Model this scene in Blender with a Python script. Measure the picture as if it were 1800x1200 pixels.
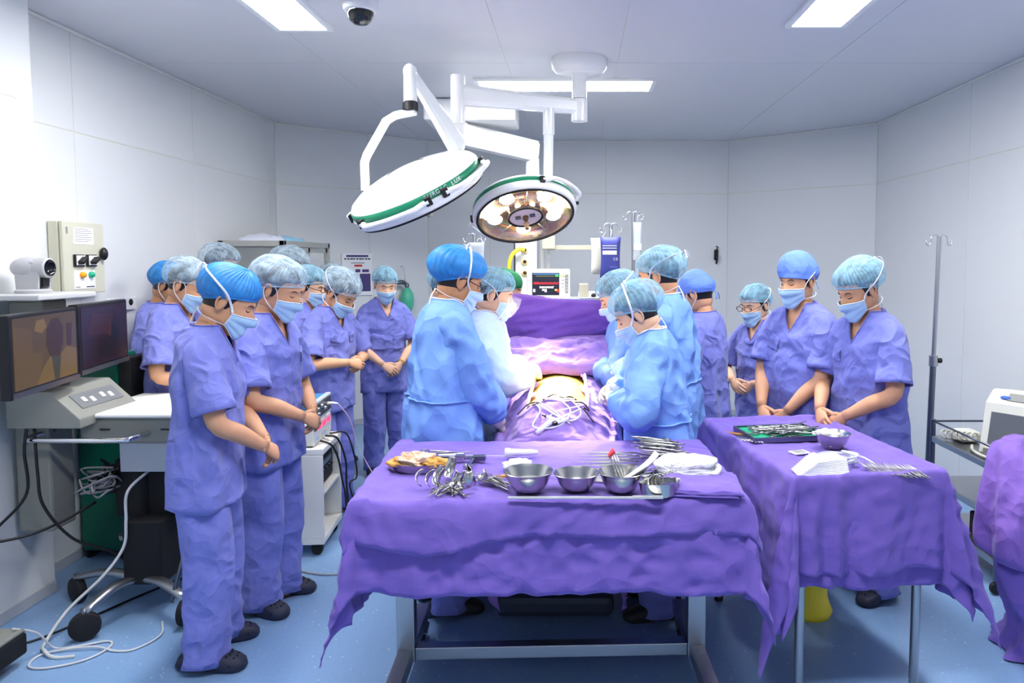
import bpy, bmesh, math, random
import numpy as np
from math import sin, cos, pi, radians
from mathutils import Vector, Matrix

# ---------------------------------------------------------------- scene, camera, light
for o in list(bpy.data.objects):
    bpy.data.objects.remove(o, do_unlink=True)
SC = bpy.context.scene
COL = SC.collection
cam_d = bpy.data.cameras.new('camera')
cam_d.sensor_width = 36.0
cam_d.lens = 36.0 * 1280 / 1800
cam_d.shift_x = -110 / 1800
cam_d.shift_y = -60 / 1800
cam_d.clip_start = 0.05
cam_o = bpy.data.objects.new('camera', cam_d)
COL.objects.link(cam_o)
cam_o.location = (0, 0, 1.65)
cam_o.rotation_euler = (radians(90 - 3.71), 0, 0)
SC.camera = cam_o
W = bpy.data.worlds.new('world'); SC.world = W
W.use_nodes = True
W.node_tree.nodes['Background'].inputs[0].default_value = (0.8, 0.86, 1.0, 1)
W.node_tree.nodes['Background'].inputs[1].default_value = 0.3
SC.view_settings.view_transform = 'Standard'
SC.view_settings.look = 'None'
SC.view_settings.exposure = 0.38
SC.view_settings.gamma = 1.0
SC.view_settings.use_curve_mapping = False
SC.cycles.max_bounces = 7; SC.cycles.diffuse_bounces = 4; SC.cycles.glossy_bounces = 3; SC.cycles.transmission_bounces = 3
SC.cycles.transparent_max_bounces = 8; SC.cycles.caustics_reflective = False; SC.cycles.caustics_refractive = False
PANEL_LIGHT = 40.0      # emission of the ceiling light diffusers
LAMP_POWER = 460.0       # the lit surgical lamp
CEIL = 2.9

# ---------------------------------------------------------------- materials
MATS = {}
def s2l(c):
    return tuple(((v / 12.92) if v <= 0.04045 else ((v + 0.055) / 1.055) ** 2.4) for v in c)
def rgb(r, g, b):
    return s2l((r / 255, g / 255, b / 255))
def mat(name, col, rough=0.5, metal=0.0, var=0.0, vscale=8.0, bump=0.0, bscale=40.0, stretch=(1, 1, 1),
        alpha=1.0, emit=None, estr=0.0, sss=0.0, sheen=0.0, spec=0.5, crease=0.0, cscale=7.0, trans=0.0, ior=1.45, coat=0.0):
    if name in MATS:
        return MATS[name]
    m = bpy.data.materials.new(name); m.use_nodes = True
    nt = m.node_tree; N = nt.nodes; L = nt.links
    p = N['Principled BSDF']
    p.inputs['Base Color'].default_value = (*col, 1)
    p.inputs['Roughness'].default_value = rough
    p.inputs['Metallic'].default_value = metal
    p.inputs['Alpha'].default_value = alpha
    p.inputs['IOR'].default_value = ior
    p.inputs['Specular IOR Level'].default_value = spec
    p.inputs['Transmission Weight'].default_value = trans
    p.inputs['Coat Weight'].default_value = coat
    if sss:
        p.inputs['Subsurface Weight'].default_value = sss
        p.inputs['Subsurface Radius'].default_value = (1.0, 0.35, 0.2)
        p.inputs['Subsurface Scale'].default_value = 0.006
    if sheen:
        p.inputs['Sheen Weight'].default_value = sheen
    if emit is not None:
        p.inputs['Emission Color'].default_value = (*emit, 1)
        p.inputs['Emission Strength'].default_value = estr
        if name != 'light_diffuser': m.cycles.emission_sampling = 'NONE'
    tc = None
    if var or bump or crease:
        tc = N.new('ShaderNodeTexCoord'); mp = N.new('ShaderNodeMapping')
        mp.inputs['Scale'].default_value = stretch
        L.new(tc.outputs['Object'], mp.inputs['Vector'])
    if var:
        n = N.new('ShaderNodeTexNoise'); n.inputs['Scale'].default_value = vscale; n.inputs['Detail'].default_value = 4
        L.new(mp.outputs[0], n.inputs['Vector'])
        mx = N.new('ShaderNodeMix'); mx.data_type = 'RGBA'
        mx.inputs[6].default_value = (*[c * (1 - var) for c in col], 1)
        mx.inputs[7].default_value = (*[min(1, c * (1 + var)) for c in col], 1)
        L.new(n.outputs['Fac'], mx.inputs[0]); L.new(mx.outputs[2], p.inputs['Base Color'])
    last = None
    if bump:
        n2 = N.new('ShaderNodeTexNoise'); n2.inputs['Scale'].default_value = bscale; n2.inputs['Detail'].default_value = 3
        L.new(mp.outputs[0], n2.inputs['Vector'])
        b = N.new('ShaderNodeBump'); b.inputs['Strength'].default_value = bump; b.inputs['Distance'].default_value = 0.004
        L.new(n2.outputs['Fac'], b.inputs['Height']); last = b
    if crease:      # sharp pressed-in creases of a cloth that was folded or crumpled
        nz = N.new('ShaderNodeTexNoise'); nz.inputs['Scale'].default_value = cscale * .6; nz.inputs['Detail'].default_value = 2
        L.new(mp.outputs[0], nz.inputs['Vector'])
        vm = N.new('ShaderNodeMix'); vm.data_type = 'VECTOR'; vm.inputs[0].default_value = 0.22
        L.new(mp.outputs[0], vm.inputs[4]); L.new(nz.outputs['Color'], vm.inputs[5])
        v = N.new('ShaderNodeTexVoronoi'); v.feature = 'F1'; v.inputs['Scale'].default_value = cscale
        L.new(vm.outputs[1], v.inputs['Vector'])
        v2 = N.new('ShaderNodeTexVoronoi'); v2.feature = 'F1'; v2.inputs['Scale'].default_value = cscale * 2.3
        L.new(vm.outputs[1], v2.inputs['Vector'])
        ad = N.new('ShaderNodeMath'); ad.operation = 'MULTIPLY_ADD'; ad.inputs[1].default_value = 0.35
        L.new(v2.outputs['Distance'], ad.inputs[0]); L.new(v.outputs['Distance'], ad.inputs[2])
        b2 = N.new('ShaderNodeBump'); b2.inputs['Strength'].default_value = min(1, crease * 1.6); b2.inputs['Distance'].default_value = 0.05
        L.new(ad.outputs[0], b2.inputs['Height'])
        if last: L.new(last.outputs[0], b2.inputs['Normal'])
        last = b2
    if last: L.new(last.outputs[0], p.inputs['Normal'])
    MATS[name] = m
    return m

SCRUB = mat('scrub_cotton', rgb(124, 130, 206), 0.85, var=.07, vscale=3, bump=.25, bscale=350, crease=.42, cscale=8, sheen=.15, spec=.2)
SCRUB2 = mat('scrub_cotton_worn', rgb(117, 121, 201), 0.85, var=.07, vscale=3, bump=.25, bscale=350, crease=.42, cscale=9, sheen=.15, spec=.2)
GOWN = mat('gown_nonwoven', rgb(122, 164, 232), 0.6, var=.06, vscale=4, bump=.1, bscale=200, crease=.6, cscale=5, spec=.3)
GOWN_LIT = mat('gown_lamplit_nonwoven', rgb(196, 216, 246), 0.6, var=.04, vscale=4, bump=.1, bscale=200, crease=.5, cscale=5, spec=.3)  # gown cloth with the surgical lamp's glare painted into its colour
DRAPE = mat('drape_cotton', rgb(122, 99, 188), 0.8, var=.06, vscale=3, bump=.25, bscale=420, crease=.34, cscale=5, sheen=.15, spec=.2)
DRAPE2 = mat('drape_cotton_faded', rgb(150, 120, 200), 0.8, var=.08, vscale=3, bump=.25, bscale=420, crease=.5, cscale=7, sheen=.15, spec=.2)
SKINS = [mat('skin_tan', rgb(216, 160, 122), .55, var=.08, vscale=25, bump=.08, bscale=300, sss=0),
         mat('skin_fair', rgb(232, 184, 152), .55, var=.07, vscale=25, bump=.08, bscale=300, sss=0),
         mat('skin_brown', rgb(196, 142, 102), .55, var=.08, vscale=25, bump=.08, bscale=300, sss=0)]
HAIR = mat('black_hair', rgb(24, 20, 20), .45, bump=.6, bscale=120, stretch=(1, 1, .2))
MASKM = mat('mask_blue', rgb(182, 217, 244), .8, bump=.1, bscale=300)
MASKIN = mat('mask_edge_white', rgb(228, 236, 244), .8)
TAPE = mat('white_tape', rgb(238, 240, 246), .8)
GLOVE = mat('latex_glove', rgb(232, 226, 214), .5, var=.05, vscale=30, bump=.35, bscale=90)
CLOG = mat('navy_clog_foam', rgb(40, 44, 66), .6, bump=.1, bscale=200)
DARKSHOE = mat('dark_shoe', rgb(38, 36, 44), .6)
HOLE = mat('clog_vent_dark', rgb(14, 14, 22), .8)
CLOTHCAP = mat('cap_blue_cotton', rgb(104, 138, 222), .8, var=.05, bump=.2, bscale=300, crease=.16, cscale=12)
GREENCAP = mat('cap_green_cotton', rgb(24, 112, 70), .8, var=.08, bump=.2, bscale=300, crease=.16, cscale=12)
BLACKP = mat('black_plastic', rgb(22, 22, 25), .4)
MATTEBLK = mat('matte_black', rgb(26, 26, 28), .8)
GREYP = mat('grey_plastic', rgb(150, 150, 146), .5, bump=.05, bscale=300)
BEIGEP = mat('beige_plastic', rgb(186, 182, 164), .5)
WHITEP = mat('white_plastic', rgb(238, 238, 238), .35)
LAMPW = mat('lamp_white_enamel', rgb(246, 246, 244), .22, coat=.3)
CREAM = mat('cream_paint', rgb(208, 206, 186), .45)
STEEL = mat('stainless_steel', rgb(196, 194, 188), .20, 1.0, var=.05, vscale=20)
BRUSHED = mat('brushed_steel', rgb(176, 178, 182), .34, 1.0, bump=.08, bscale=160, stretch=(1, 1, .05))
TOOL = mat('tool_steel', rgb(150, 150, 148), .28, 1.0, var=.1, vscale=60)
CHROME = mat('chrome', rgb(225, 225, 228), .08, 1.0)
DARKSTEEL = mat('dark_steel', rgb(120, 124, 136), .35, 1.0)
RUBBER = mat('black_rubber', rgb(26, 26, 28), .7)
GAUZE = mat('white_gauze', rgb(228, 228, 230), .95, bump=.5, bscale=260, crease=.3, cscale=14)
GREENT = mat('green_band', rgb(16, 130, 92), .35)
CABLEW = mat('white_cable', rgb(218, 218, 216), .5)
CABLEB = mat('black_cable', rgb(20, 20, 22), .5)
GLASS = mat('clear_glass', (.9, .95, .95), .03, alpha=.16, spec=.8)
WHITEPAINT = mat('white_laminate', rgb(232, 230, 224), .5)
ALU = mat('aluminium_frame', rgb(190, 190, 184), .4, .6)
PAPER = mat('white_paper', rgb(240, 240, 242), .8)
DKPRINT = mat('dark_print', rgb(60, 60, 72), .8)
YELLOW = mat('yellow_plastic_bag', rgb(250, 226, 60), .4, bump=.5, bscale=25)
GOLD = mat('gold', rgb(225, 180, 70), .25, 1.0)
SILICONE = mat('clear_tubing', rgb(228, 230, 236), .2, alpha=.75)

def sheer(name, col, alpha, pl=60):
    """sheer pleated non-woven: partly see-through, pleats carry more fibre"""
    m = bpy.data.materials.new(name); m.use_nodes = True
    nt = m.node_tree; N = nt.nodes; L = nt.links
    p = N['Principled BSDF']; p.inputs['Base Color'].default_value = (*col, 1); p.inputs['Roughness'].default_value = .55
    p.inputs['Specular IOR Level'].default_value = .5
    tc = N.new('ShaderNodeTexCoord')
    n = N.new('ShaderNodeTexNoise'); n.inputs['Scale'].default_value = pl; n.inputs['Detail'].default_value = 3
    mp = N.new('ShaderNodeMapping'); mp.inputs['Scale'].default_value = (1.0, .35, .5)
    L.new(tc.outputs['Object'], mp.inputs['Vector']); L.new(mp.outputs[0], n.inputs['Vector'])
    mr = N.new('ShaderNodeMapRange'); mr.inputs[1].default_value = .35; mr.inputs[2].default_value = .68
    mr.inputs[3].default_value = alpha - .16; mr.inputs[4].default_value = min(1, alpha + .18)
    L.new(n.outputs['Fac'], mr.inputs[0]); L.new(mr.outputs[0], p.inputs['Alpha'])
    b = N.new('ShaderNodeBump'); b.inputs['Strength'].default_value = .35; b.inputs['Distance'].default_value = .004
    L.new(n.outputs['Fac'], b.inputs['Height']); L.new(b.outputs[0], p.inputs['Normal'])
    MATS[name] = m
    return m
CAP_BRIGHT = sheer('cap_bright_blue', rgb(44, 140, 216), .86)
CAP_PALE = sheer('cap_pale_blue', rgb(190, 214, 230), .40)
CAP_TEAL = sheer('cap_light_teal', rgb(156, 208, 232), .48)

# ---------------------------------------------------------------- mesh helpers
class MB:
    """collects rings, boxes and tubes; build() links them as one mesh object"""
    def __init__(self): self.v = []; self.f = []; self.mi = []; self.n = 0
    def add(self, V, Fc, mi=0):
        V = np.asarray(V, float).reshape(-1, 3)
        self.v.append(V); b = self.n
        for q in Fc: self.f.append(tuple(int(i) + b for i in q)); self.mi.append(mi)
        self.n += len(V); return self
    def grid(self, G, closed=True, cap0=False, cap1=False, mi=0, flip=False):
        G = np.asarray(G, float); m, n = G.shape[:2]; Fc = []
        for i in range(m - 1):
            for j in range(n if closed else n - 1):
                k = (j + 1) % n
                q = (i * n + j, i * n + k, (i + 1) * n + k, (i + 1) * n + j)
                Fc.append(q[::-1] if flip else q)
        if cap0: Fc.append(tuple(range(n))[::1 if flip else -1])
        if cap1: Fc.append(tuple((m - 1) * n + j for j in range(n))[::-1 if flip else 1])
        return self.add(G.reshape(-1, 3), Fc, mi)
    def box(self, c, s, rot=None, mi=0):
        x, y, z = [k / 2 for k in s]
        V = np.array([(-x,-y,-z),(x,-y,-z),(x,y,-z),(-x,y,-z),(-x,-y,z),(x,-y,z),(x,y,z),(-x,y,z)])
        if rot is not None: V = V @ np.array(rot).T
        return self.add(V + np.array(c), [(3,2,1,0),(4,5,6,7),(0,1,5,4),(1,2,6,5),(2,3,7,6),(3,0,4,7)], mi)
    def b2(self, a, b, mi=0):
        a = np.array(a, float); b = np.array(b, float)
        return self.box((a + b) / 2, np.abs(b - a), mi=mi)
    def tube(self, pts, r, n=8, cap=True, flat=None, up=None, mi=0, smooth=0):
        P = np.array(pts, float); R = np.array(r, float) if np.ndim(r) else np.full(len(P), float(r))
        if smooth: P, R = resample(P, R, smooth)
        m = len(P); T = np.gradient(P, axis=0); T /= np.maximum(np.linalg.norm(T, axis=1, keepdims=True), 1e-9)
        u = np.array(up if up is not None else (0, 0, 1.0), float)
        if abs(T[0] @ u) > .95: u = np.array((1.0, 0, 0)) if abs(T[0][0]) < .9 else np.array((0, 1.0, 0))
        a = np.arange(n) * 2 * pi / n; G = np.zeros((m, n, 3))
        for i in range(m):
            u = u - T[i] * (u @ T[i]); u /= max(np.linalg.norm(u), 1e-9); w = np.cross(T[i], u)
            fu = R[i] * (flat if flat else 1.0)
            G[i] = P[i] + np.outer(np.cos(a) * R[i], w) + np.outer(np.sin(a) * fu, u)
        return self.grid(G, True, cap, cap, mi)
    def cyl(self, a, b, r, n=16, r2=None, mi=0):
        return self.tube([a, b], [r, r if r2 is None else r2], n, mi=mi)
    def lathe(self, prof, n=24, c=(0, 0, 0), cap0=False, cap1=False, M=None, mi=0):
        a = np.arange(n) * 2 * pi / n
        G = np.array([[(r * cos(t), r * sin(t), z) for t in a] for r, z in prof])
        if M is not None: G = G @ np.array(M).T
        return self.grid(G + np.array(c), True, cap0, cap1, mi)
    def ell(self, c, r, n=12, m=8, M=None, mi=0):
        G = np.array([[(r[0]*sin(p)*cos(t), r[1]*sin(p)*sin(t), -r[2]*cos(p)) for t in np.arange(n)*2*pi/n] for p in np.linspace(.05, pi-.05, m)])
        if M is not None: G = G @ np.array(M).T
        return self.grid(G + np.array(c), True, True, True, mi)
    def xform(self, M, t=(0, 0, 0)):
        self.v = [V @ np.array(M).T + np.array(t) for V in self.v]; return self
    def build(self, name, mats, parent=None, smooth=True, bevel=0.0, label=None, loc=None, sub=0):
        me = bpy.data.meshes.new(name)
        V = np.concatenate(self.v) if self.v else np.zeros((0, 3))
        me.from_pydata(V.tolist(), [], self.f)
        if not isinstance(mats, (list, tuple)): mats = [mats]
        for m in mats: me.materials.append(m)
        me.polygons.foreach_set('material_index', self.mi)
        if smooth is True: me.shade_smooth()
        elif smooth: me.shade_smooth(); me.set_sharp_from_angle(angle=radians(smooth))
        o = bpy.data.objects.new(name, me); COL.objects.link(o)
        if parent is not None: o.parent = parent
        if loc is not None: o.location = loc
        if bevel:
            b = o.modifiers.new('bevel', 'BEVEL'); b.width = bevel; b.segments = 2; b.limit_method = 'ANGLE'; b.angle_limit = radians(40)
        if sub:
            s = o.modifiers.new('sub', 'SUBSURF'); s.levels = sub; s.render_levels = sub
        if label: o['label'] = label
        return o

def resample(P, R, k):
    """Catmull-Rom through P"""
    m = len(P); Q = np.vstack([2 * P[0] - P[1], P, 2 * P[-1] - P[-2]]); S = np.concatenate([[R[0]], R, [R[-1]]])
    out = []; ro = []
    for i in range(m - 1):
        p0, p1, p2, p3 = Q[i:i + 4]
        for t in np.arange(k) / k:
            out.append(.5 * (2*p1 + (p2-p0)*t + (2*p0-5*p1+4*p2-p3)*t*t + (3*p1-p0-3*p2+p3)*t**3))
            tt = t * t * (3 - 2 * t); ro.append(S[i+1] * (1-tt) + S[i+2] * tt)
    out.append(P[-1]); ro.append(R[-1])
    return np.array(out), np.array(ro)
def spl(rows, k):
    """smooth interpolation of a table of ring parameters"""
    A = np.array(rows, float); o, _ = resample(A, np.zeros(len(A)), k); return o
def rotz(a): c, s = cos(a), sin(a); return np.array([[c,-s,0],[s,c,0],[0,0,1]])
def rotx(a): c, s = cos(a), sin(a); return np.array([[1,0,0],[0,c,-s],[0,s,c]])
def roty(a): c, s = cos(a), sin(a); return np.array([[c,0,s],[0,1,0],[-s,0,c]])
def empty(name, loc=(0, 0, 0), rz=0.0):
    o = bpy.data.objects.new(name, None); COL.objects.link(o); o.location = loc; o.rotation_euler = (0, 0, rz)
    o.empty_display_size = .1; return o
def tag(o, label, cat, group=None):
    o['label'] = label; o['category'] = cat
    if group: o['group'] = group
    return o
def struct(o): o['kind'] = 'structure'; return o
def copy_tree(o, parent=None):
    c = o.copy(); COL.objects.link(c); c.parent = parent
    for ch in o.children: copy_tree(ch, c)
    return c
ORD = ['first', 'second', 'third', 'fourth', 'fifth', 'sixth', 'seventh', 'eighth', 'ninth']
class FN:
    """smooth random field: a sum of random sine waves"""
    def __init__(self, seed, f0, n=10, octs=1.8):
        r = np.random.RandomState(seed)
        d = r.randn(n, 3); d /= np.linalg.norm(d, axis=1, keepdims=True)
        self.k = d * (f0 * octs ** (r.rand(n, 1) * 1.5)); self.p = r.rand(n) * 6.28; self.n = n
    def __call__(self, P): return np.sin(P @ self.k.T + self.p).sum(-1) / math.sqrt(self.n)
# ---------------------------------------------------------------- people
def ray_ell(D, c, r):
    c = np.array(c); r = np.array(r); d = D / r; o = -c / r
    A = (d * d).sum(-1); B = (d * o).sum(-1); C = (o * o).sum() - 1
    disc = B * B - A * C
    return np.where(disc > 0, (-B + np.sqrt(np.maximum(disc, 0))) / A, 0.004)
def head_pt(D, nose=True):
    """surface point of the head in direction D (face towards +Y, origin between the ears)"""
    p = 9.0
    t = np.zeros(D.shape[:-1])
    for c, r in (((0, -.014, .028), (.076, .096, .086)), ((0, .020, -.030), (.061, .072, .080)), ((0, .052, -.080), (.032, .036, .034)), ((0, -.03, -.05), (.055, .055, .05))):
        t = t + np.maximum(ray_ell(D, c, r), .004) ** p
    t = t ** (1 / p)
    P = D * t[..., None]
    if nose:
        x, z = P[..., 0], P[..., 2]; f = np.clip((P[..., 1] - .03) / .03, 0, 1)
        g = lambda cx, cz, sx, sz: np.exp(-((x - cx) / sx) ** 2 - ((z - cz) / sz) ** 2)
        dy = .020 * g(0, -.030, .012, .016) + .012 * g(0, -.008, .009, .018) + .005 * g(0, .030, .035, .010)
        for s in (-1, 1):
            dy = dy - .009 * g(s * .031, .006, .016, .010) + .0045 * g(s * .031, .004, .011, .006) + .004 * g(s * .045, -.025, .018, .015)
        P = P.copy(); P[..., 1] += dy * f
    return P
def dirs(az, el):
    """azimuth 0 = front (+Y), positive to +X"""
    return np.stack([np.sin(az) * np.cos(el), np.cos(az) * np.cos(el), np.sin(el)], -1)

def ik(S, Wp, l1, l2, hint):
    S = np.array(S, float); Wp = np.array(Wp, float); d = Wp - S; L = np.linalg.norm(d)
    if L > (l1 + l2) * .995: Wp = S + d / L * (l1 + l2) * .995; d = Wp - S; L = np.linalg.norm(d)
    u = d / L; a = (l1*l1 - l2*l2 + L*L) / (2*L); h = math.sqrt(max(l1*l1 - a*a, 0))
    hv = np.array(hint, float); hv -= u * (hv @ u); hv /= np.linalg.norm(hv)
    return S + u * a + hv * h, Wp

def hand(mb, Wp, d, nrm, side, sc=1.0, curl=.5, fat=1.0, mi=0):
    """palm with four unequal fingers and a thumb; d = towards the fingertips, nrm = the way the palm faces, side=+1: thumb on +t"""
    d = np.array(d, float); d /= np.linalg.norm(d); nrm = np.array(nrm, float); nrm -= d * (nrm @ d); nrm /= np.linalg.norm(nrm)
    t = np.cross(d, nrm) * side
    Wp = np.array(Wp, float)
    secs = [(-.02, .026, .020), (.0, .027, .019), (.02, .034, .018), (.05, .041, .0165), (.08, .042, .014), (.094, .037, .010)]
    a = np.arange(12) * 2 * pi / 12
    G = np.array([[Wp + d*l*sc + t*np.cos(k)*w*sc*fat + nrm*(np.sin(k)*h*sc*fat + .10*l*l*20*sc*.1) for k in a] for l, w, h in secs])
    mb.grid(G, True, True, True, mi)
    for i, (off, ln, rr) in enumerate(((.030, .072, .0092), (.0105, .080, .0095), (-.0095, .075, .009), (-.0285, .058, .008))):
        p = Wp + d * (.082 - .006 * abs(i - 1)) * sc + t * off * sc; dd = d + t * off * 1.5; dd /= np.linalg.norm(dd)
        pts = [p]; c = curl * (.55 + .06 * i); 
        for k, fr in enumerate((.46, .31, .23)):
            ca, sa = cos(c), sin(c); dd = dd * ca + nrm * sa; dd /= np.linalg.norm(dd)
            p = p + dd * ln * fr * sc; pts.append(p); c = curl * (1.0 + .05 * i)
        mb.tube(pts, [rr*sc*fat, rr*sc*fat, rr*.92*sc*fat, rr*.7*sc*fat], 8, smooth=2, mi=mi)
    p0 = Wp + d * .018 * sc + t * .024 * sc; p1 = Wp + d * .048 * sc + t * .048 * sc + nrm * .010 * sc
    p2 = p1 + (d * .8 + t * .35 + nrm * .45) * .030 * sc; p3 = p2 + (d * .9 - t * .1 + nrm * .5) * .024 * sc
    mb.tube([p0, p1, p2, p3], [.014*sc*fat, .0115*sc*fat, .0105*sc*fat, .007*sc*fat], 8, smooth=2, mi=mi)

def wrist_dirs(E, Wp):
    v = np.array(Wp) - np.array(E); return v / np.linalg.norm(v)

TH = np.arange(84) * 2 * pi / 84
def shell(rows, k, seed, lean, amp=(.003, .010), vneck=None, zoff=0.0, sag=1.0):
    """a garment wrapped round the trunk.  rows: z side, z front, z back, half width, front depth, back depth"""
    R = spl(rows, k); n = len(R); fn = FN(seed, 9.0); fn2 = FN(seed + 7, 22.0); rs = np.random.RandomState(seed)
    th = TH; G = np.zeros((n, len(th), 3)); ph = rs.rand(6) * 6.28
    e = .84
    sx = np.sign(np.sin(th)) * np.abs(np.sin(th)) ** e; cy = np.sign(np.cos(th)) * np.abs(np.cos(th)) ** e
    tw = np.where(th > pi, th - 2 * pi, th)
    wf = np.maximum(0, np.cos(th)) ** 1.6; wb = np.maximum(0, -np.cos(th)) ** 1.6
    V = np.clip(1 - np.abs(tw) / .95, 0, 1) if vneck else wf
    for i in range(n):
        zs, zf, zb, rx, rf, rb = R[i]; q = i / (n - 1); w = V * (1 - min(1, q * 7)) + wf * min(1, q * 7)
        z = zs + (zf - zs) * w + (zb - zs) * wb
        if vneck and q < .12:
            rf_e = .074 + (rf - .074) * w; ry = np.where(cy > 0, rf_e * (1 - q / .12) + rf * q / .12, rb)
        else: ry = np.where(cy > 0, rf, rb)
        G[i, :, 0] = rx * sx; G[i, :, 1] = ry * cy; G[i, :, 2] = z
    q = np.linspace(0, 1, n)[:, None]
    A = amp[0] + (amp[1] - amp[0]) * q ** 1.5; A = A * np.clip(q * 8, 0, 1)
    z = G[..., 2]; tt = th[None, :]
    wob = fn(G * np.array([1, 1, .5]))
    fold = np.sin(tt * 5 + ph[0] + 1.3 * wob) * .5 + np.sin(tt * 9 + ph[1] + 1.7 * wob) * .45 + .5 * (1 - 2 * np.abs(np.sin(tt * 3.5 + ph[2] + z * 3 + wob)))
    diag = (1 - 2 * np.abs(np.sin(16 * (z + .12 * np.sin(tt + ph[3])) + 1.6 * wob + ph[4]))) * np.exp(-((z - 1.08) / .16) ** 2)
    fn3 = FN(seed + 31, 30.); rid = .6 - np.abs(fn3(G * np.array([1, 1, .8])))
    d = A * fold + .0055 * diag * np.clip(q * 6, 0, 1) + (.002 * fn2(G) + .0052 * sag * rid) * np.clip(q * 10, 0, 1)
    nv = G * np.array([1, 1, 0]); nv /= np.maximum(np.linalg.norm(nv, axis=-1, keepdims=True), 1e-6)
    G = G + nv * d[..., None]
    G[-1, :, 2] += .008 * np.sin(tt[0] * 3 + ph[5])
    G[..., 1] += lean * np.maximum(G[..., 2] - .9, 0)
    return G

def hem(G, t=.004, up=.012):
    """turn the last ring of a garment inwards so that the cloth has a thickness"""
    a = G[-1].copy(); c = a.mean(0); i = c + (a - c) * (1 - t / max(.02, np.linalg.norm(a - c, axis=1).mean())); j = i + (G[-3] - G[-1]) / max(1e-6, np.linalg.norm(G[-3].mean(0) - G[-1].mean(0))) * up
    return np.concatenate([G, i[None], j[None]])

def sleeve(pts, rad, seed, n=20, k=6, amp=.004, freq=34, flat=1.0):
    P, R = resample(np.array(pts, float), np.array(rad, float), k)
    m = MB(); m.tube(P, R, n, cap=False)
    G = m.v[0].reshape(len(P), n, 3); rs = np.random.RandomState(seed); fn = FN(seed, 26.0); fn2 = FN(seed + 3, 12.)
    nv = G - P[:, None]; nv /= np.linalg.norm(nv, axis=-1, keepdims=True)
    s = np.concatenate([[0], np.cumsum(np.linalg.norm(np.diff(P, axis=0), axis=1))])[:, None]
    a = np.arange(n)[None] * 2 * pi / n
    fn3 = FN(seed + 9, 42.); en = np.minimum(1, s / .06)
    d = amp * en * ((1 - 2 * np.abs(np.sin(s * freq + 1.8 * np.sin(a + rs.rand() * 6) + 1.4 * fn2(G)))) * .55 + .4 * fn(G) + 1.1 * (.6 - np.abs(fn3(G))))
    return hem(G + nv * d[..., None])

def clog(mb, x, side, rz, sc=1.0, clogs=True, y0=0.0):
    st = [(-.105, .022, .030, .012), (-.09, .034, .062, .0), (-.05, .038, .072, .0), (-.01, .040, .078, .0), (.04, .047, .080, .0), (.09, .052, .070, .0), (.13, .050, .056, .0), (.158, .038, .042, .004), (.172, .016, .026, .012)]
    G = []
    for y, w, h, b in st:
        row = []
        for a in np.linspace(0, 2 * pi, 16, endpoint=False):
            c, s = cos(a), sin(a)
            zz = b + (h - b) * (.5 + .5 * math.copysign(abs(s) ** .55, s)); row.append((math.copysign(abs(c) ** .6, c) * w * (1 if s < .3 else 1 - .22 * (s - .3)), y, zz))
        G.append(row)
    G = np.array(G) * sc; m2 = MB().grid(G, True, True, True)
    R = rotz(rz)
    V = m2.v[0] @ R.T + np.array((x, y0, 0)); mb.add(V, m2.f)
    hb = None
    if clogs:
        hb = MB()
        for hx, hy, hz in ((-.02, .085, .071), (0, .09, .073), (.02, .085, .071), (-.028, .105, .064), (-.01, .112, .065), (.01, .112, .065), (.028, .105, .064), (-.02, .132, .054), (0, .137, .054), (.02, .132, .054), (.0, .068, .079), (-.018, .062, .079), (.018, .062, .079)):
            p = np.array((hx, hy, hz)) * sc @ R.T + np.array((x, y0, 0)); hb.ell(p, (.0048, .0048, .0035), 8, 5)
        for hy, sx in ((.10, 1), (.125, 1), (.10, -1), (.125, -1), (.07, 1), (.07, -1)):
            p = np.array((sx * .046, hy, .034)) * sc @ R.T + np.array((x, y0, 0)); hb.ell(p, (.006, .006, .005), 8, 5)
    return hb

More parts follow.
